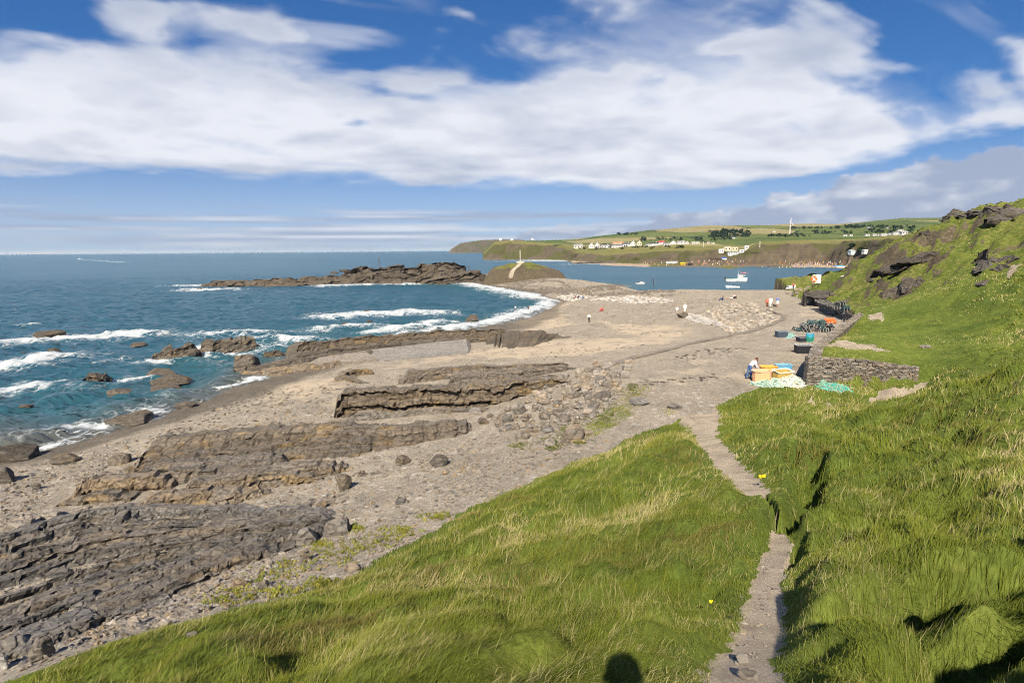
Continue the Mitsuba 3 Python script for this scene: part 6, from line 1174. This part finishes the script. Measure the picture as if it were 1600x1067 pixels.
# domes on the headland, turbine, poles
for (px, py), lab in (((782, 377), 'white radar dome on the headland skyline, leftmost of three'), ((800, 376.5), 'white radar dome on the headland skyline, middle one'), ((832, 376), 'white radar dome on the headland skyline, rightmost of three')):
    g = far_seen(px, py, 1500); s = g[1] / F; k = thing('radar_dome', lab, 'dome'); v, f = arr(trimesh.creation.icosphere(subdivisions=2, radius=2.1 * s)); part(k, 'dome', (v + g + [0, 0, 1.6 * s], f), (.82, .82, .82)); part(k, 'base', xf(trimesh.creation.cylinder(1.3 * s, 3 * s, sections=12), g), (.6, .6, .6))
g = Q(1233.5, 373, 1500); g[2] = max(g[2], float(np.ravel(_fg((g[0] / g[1], math.log(g[1]))))[0])); k = thing('wind_turbine', 'tall white wind turbine on the plateau above the harbour', 'wind turbine'); hb_ = g + [0, 0, 26.0]
part(k, 'tower', tube([g - [0, 0, 4], hb_], [1.0, .6], 10), (.8, .8, .8)); part(k, 'nacelle', xf(box(1.6, 3.6, 1.6, (0, .5, 0), .3), hb_), (.8, .8, .8)); 
for q in (90, 206, 334):
    d_ = np.array([math.cos(math.radians(q)) * .25, -math.cos(math.radians(q)) * .95, math.sin(math.radians(q))]); v = np.array([hb_ + [0, -2.2, 0] + d_ * r_ + np.array([w_, 0, 0]) + np.array([0, e_, 0]) for r_, c_ in ((1, .5), (4, .6), (13, .15)) for w_, e_ in ((-c_, -.15), (c_, -.15), (c_, .15), (-c_, .15))]); m_ = trimesh.convex.convex_hull(v); part(k, 'blade', m_, (.82, .82, .82))
part(k, 'hub', xf(trimesh.creation.icosphere(subdivisions=2, radius=1.2), hb_ + [0, -2.2, 0]), (.8, .8, .8))
for px, y0, y1, lab in ((1099, 378, 386, 'thin pale pole on the cliff top left of the terrace'), (1187, 381, 389, 'thin pale pole on the cliff top right of the terrace')):
    g = far_seen(px, y1); s = g[1] / F; k = thing('pole', lab, 'pole'); part(k, 'shaft', tube([g, g + [0, 0, (y1 - y0) * s]], .22, 6), (.7, .68, .6)); part(k, 'cap', xf(trimesh.creation.icosphere(subdivisions=1, radius=.35), g + [0, 0, (y1 - y0) * s]), (.7, .68, .6))
# crowd, windbreaks and beach things on the far sands
r = np.random.default_rng(77); ms, cs = [], []
CM = [cat([hullof((0, 0, 1.35), .16, (0, 0, .85), .15, 5), hullof((0, .02, 1.62), .10, (0, .03, 1.55), .09, 6)] + [hullof((s_ * .09, 0, .85), .085, (s_ * .11, .1 * s_, .05), .055, 6) for s_ in (-1, 1)] + [hullof((s_ * .2, 0, 1.35), .05, (s_ * .27, .05, .8), .04, 6) for s_ in (-1, 1)])]
for i in range(230):
    t = r.random(); px = r.choice([r.normal(1265, 32), r.uniform(1005, 1310), r.normal(1120, 28)], p=[.55, .2, .25]); py = {True: 416.5, False: 413.5}[px > 1180] + r.uniform(-4, 3.0) - (px > 1250) * r.uniform(0, 1.5)
    g = far_seen(px, py) if py < 416 else P(px, py, 0); 
    if g[1] > 640 or g[2] > 6: continue
    if g[2] < .2: g[2] = -.9
    m = xf(CM[0], g, r.uniform(0, 6.3), 1.0); ms.append(m); c = [(.55, .33, .24), (.75, .74, .72), (.5, .08, .07), (.06, .1, .3), (.03, .03, .04), (.6, .4, .1), (.55, .36, .27)][r.integers(7)]; cs.append(np.tile(c, (len(m[0]), 1)))
v, f = cat(ms); put('beach_crowd', mikit.ply((v, f), 'cloth', color=np.vstack(cs))); tag('beach_crowd', 'far off crowd of bathers along the harbour sands', kind='stuff')
for px, py, w, h, col, lab in ((1314, 418, 13, 3, (.10, .30, .62), 'blue and white shelter on the far sands at the right'), (1132, 407, 8, 4, (.06, .12, .36), 'dark blue canopy on the rocks below the cliff terrace'), (1052, 412.5, 22, 3.5, (.34, .35, .36), 'grey sea wall with railings on the far shore')):
    g = far_seen(px, py, 500); s = g[1] / F; k = thing('beach_shelter', lab, 'shelter'); part(k, 'canopy', xf(trimesh.convex.convex_hull(np.array([(-w / 2 * s, 0, h * s * .5), (w / 2 * s, 0, h * s * .5), (w / 2 * s, 5, h * s * .5), (-w / 2 * s, 5, h * s * .5), (-w * .4 * s, 2.5, h * s), (w * .4 * s, 2.5, h * s)])), g), col, mat='cloth')
    part(k, 'screen', xf(box(w * s * .98, .2, h * s * .5 - .02, (0, .3, h * s * .25 - .02)), g), (.7, .72, .75), mat='cloth')
# woods and hedgerow trees
def leafy(pts, size, n, seed, col):
    r = np.random.default_rng(seed); C_ = np.repeat(np.asarray(pts), n, 0); s_ = np.repeat(np.asarray(size), n); d = r.normal(size=C_.shape); d /= np.linalg.norm(d, axis=1, keepdims=True); d *= (r.random(len(d)) ** .4)[:, None]
    c = C_ + d * s_[:, None] * [1.0, 1.0, .62] + np.c_[0 * s_, 0 * s_, s_ * .55]; l = s_ * r.uniform(.16, .34, len(s_)); a = r.normal(size=C_.shape); a /= np.linalg.norm(a, axis=1, keepdims=True); b = np.cross(a, r.normal(size=C_.shape)); b /= np.linalg.norm(b, axis=1, keepdims=True)
    v = np.stack([c + a * l[:, None], c + b * l[:, None], c - a * l[:, None] * .8, c - b * l[:, None]], 1).reshape(-1, 3); k = np.arange(len(c))[:, None] * 4
    cc = np.array(col) * r.uniform(.55, 1.5, len(c))[:, None]
    return v, np.concatenate([k + [[0, 1, 2]], k + [[0, 2, 3]]]), np.repeat(cc, 4, 0)
woods = []
for (x0, x1, y0, y1, n) in ((1108, 1172, 362, 371, 150), (1128, 1160, 360, 364, 40), (1320, 1352, 354, 357.5, 40), (1352, 1430, 354, 366, 90), (1130, 1150, 370, 376, 16), (1200, 1265, 367, 371, 44), (1000, 1130, 372, 377, 40), (960, 1000, 365, 368, 16), (1270, 1330, 362, 366, 30), (1230, 1330, 356.5, 358, 24), (900, 1070, 386, 390, 46)):
    for _ in range(n): woods.append(far_seen(rng.uniform(x0, x1), rng.uniform(y0, y1), 2300))
woods = np.array(woods); sz_ = woods[:, 1] * .0026 * rng.uniform(.6, 1.4, len(woods))
v, f, c = leafy(woods, sz_, 26, 5, (.022, .038, .016)); put('far_woods', mikit.ply((v, f), 'leaf', color=c)); tag('far_woods', 'dark woods and hedgerow trees on the far hills', kind='stuff')
for px, py, w, lab in ((1346, 395.5, 13, 'dark round tree above the beach huts, larger of two'), (1331, 394, 9, 'smaller dark tree left of the larger one by the beach huts')):
    g = far_seen(px, py); s = g[1] / F; k = thing('tree', lab, 'tree'); part(k, 'trunk', tube([g, g + [0, 0, w * s * .4]], [.4, .25], 6), (.06, .045, .03), mat='cloth')
    v, f, c = leafy(g[None], np.array([w * s * .5]), 260, int(px), (.026, .045, .018)); put(k + '__crown', mikit.ply((v, f), 'leaf', color=c))

# the photographer, standing behind the camera
zg_ = float(HT(np.array([.0]), np.array([-.2]))[0])
person(np.array([.0, -.2, zg_]), 0.0, (14.13 - zg_) / .985, 'stand', (.10, .12, .16), (.08, .08, .09), DK, 'person in dark clothes standing on the hillside taking the photograph')

# ---------------------------------------------------------------- the air
scene['sea_air'] = {'type': 'homogeneous', 'albedo': {'type': 'rgb', 'value': (.88, .92, .96)}, 'sigma_t': {'type': 'rgb', 'value': (1.5e-5, 2.2e-5, 3.5e-5)}}
scene['haze'] = {'type': 'cube', 'to_world': T().translate([0, 0, 69]).scale([47000, 47000, 76]), 'bsdf': {'type': 'null'}, 'interior': {'type': 'ref', 'id': 'sea_air'}}
scene['camera']['medium'] = {'type': 'ref', 'id': 'sea_air'}
tag('haze', 'thin sea air that pales the far headland and hills', kind='stuff')
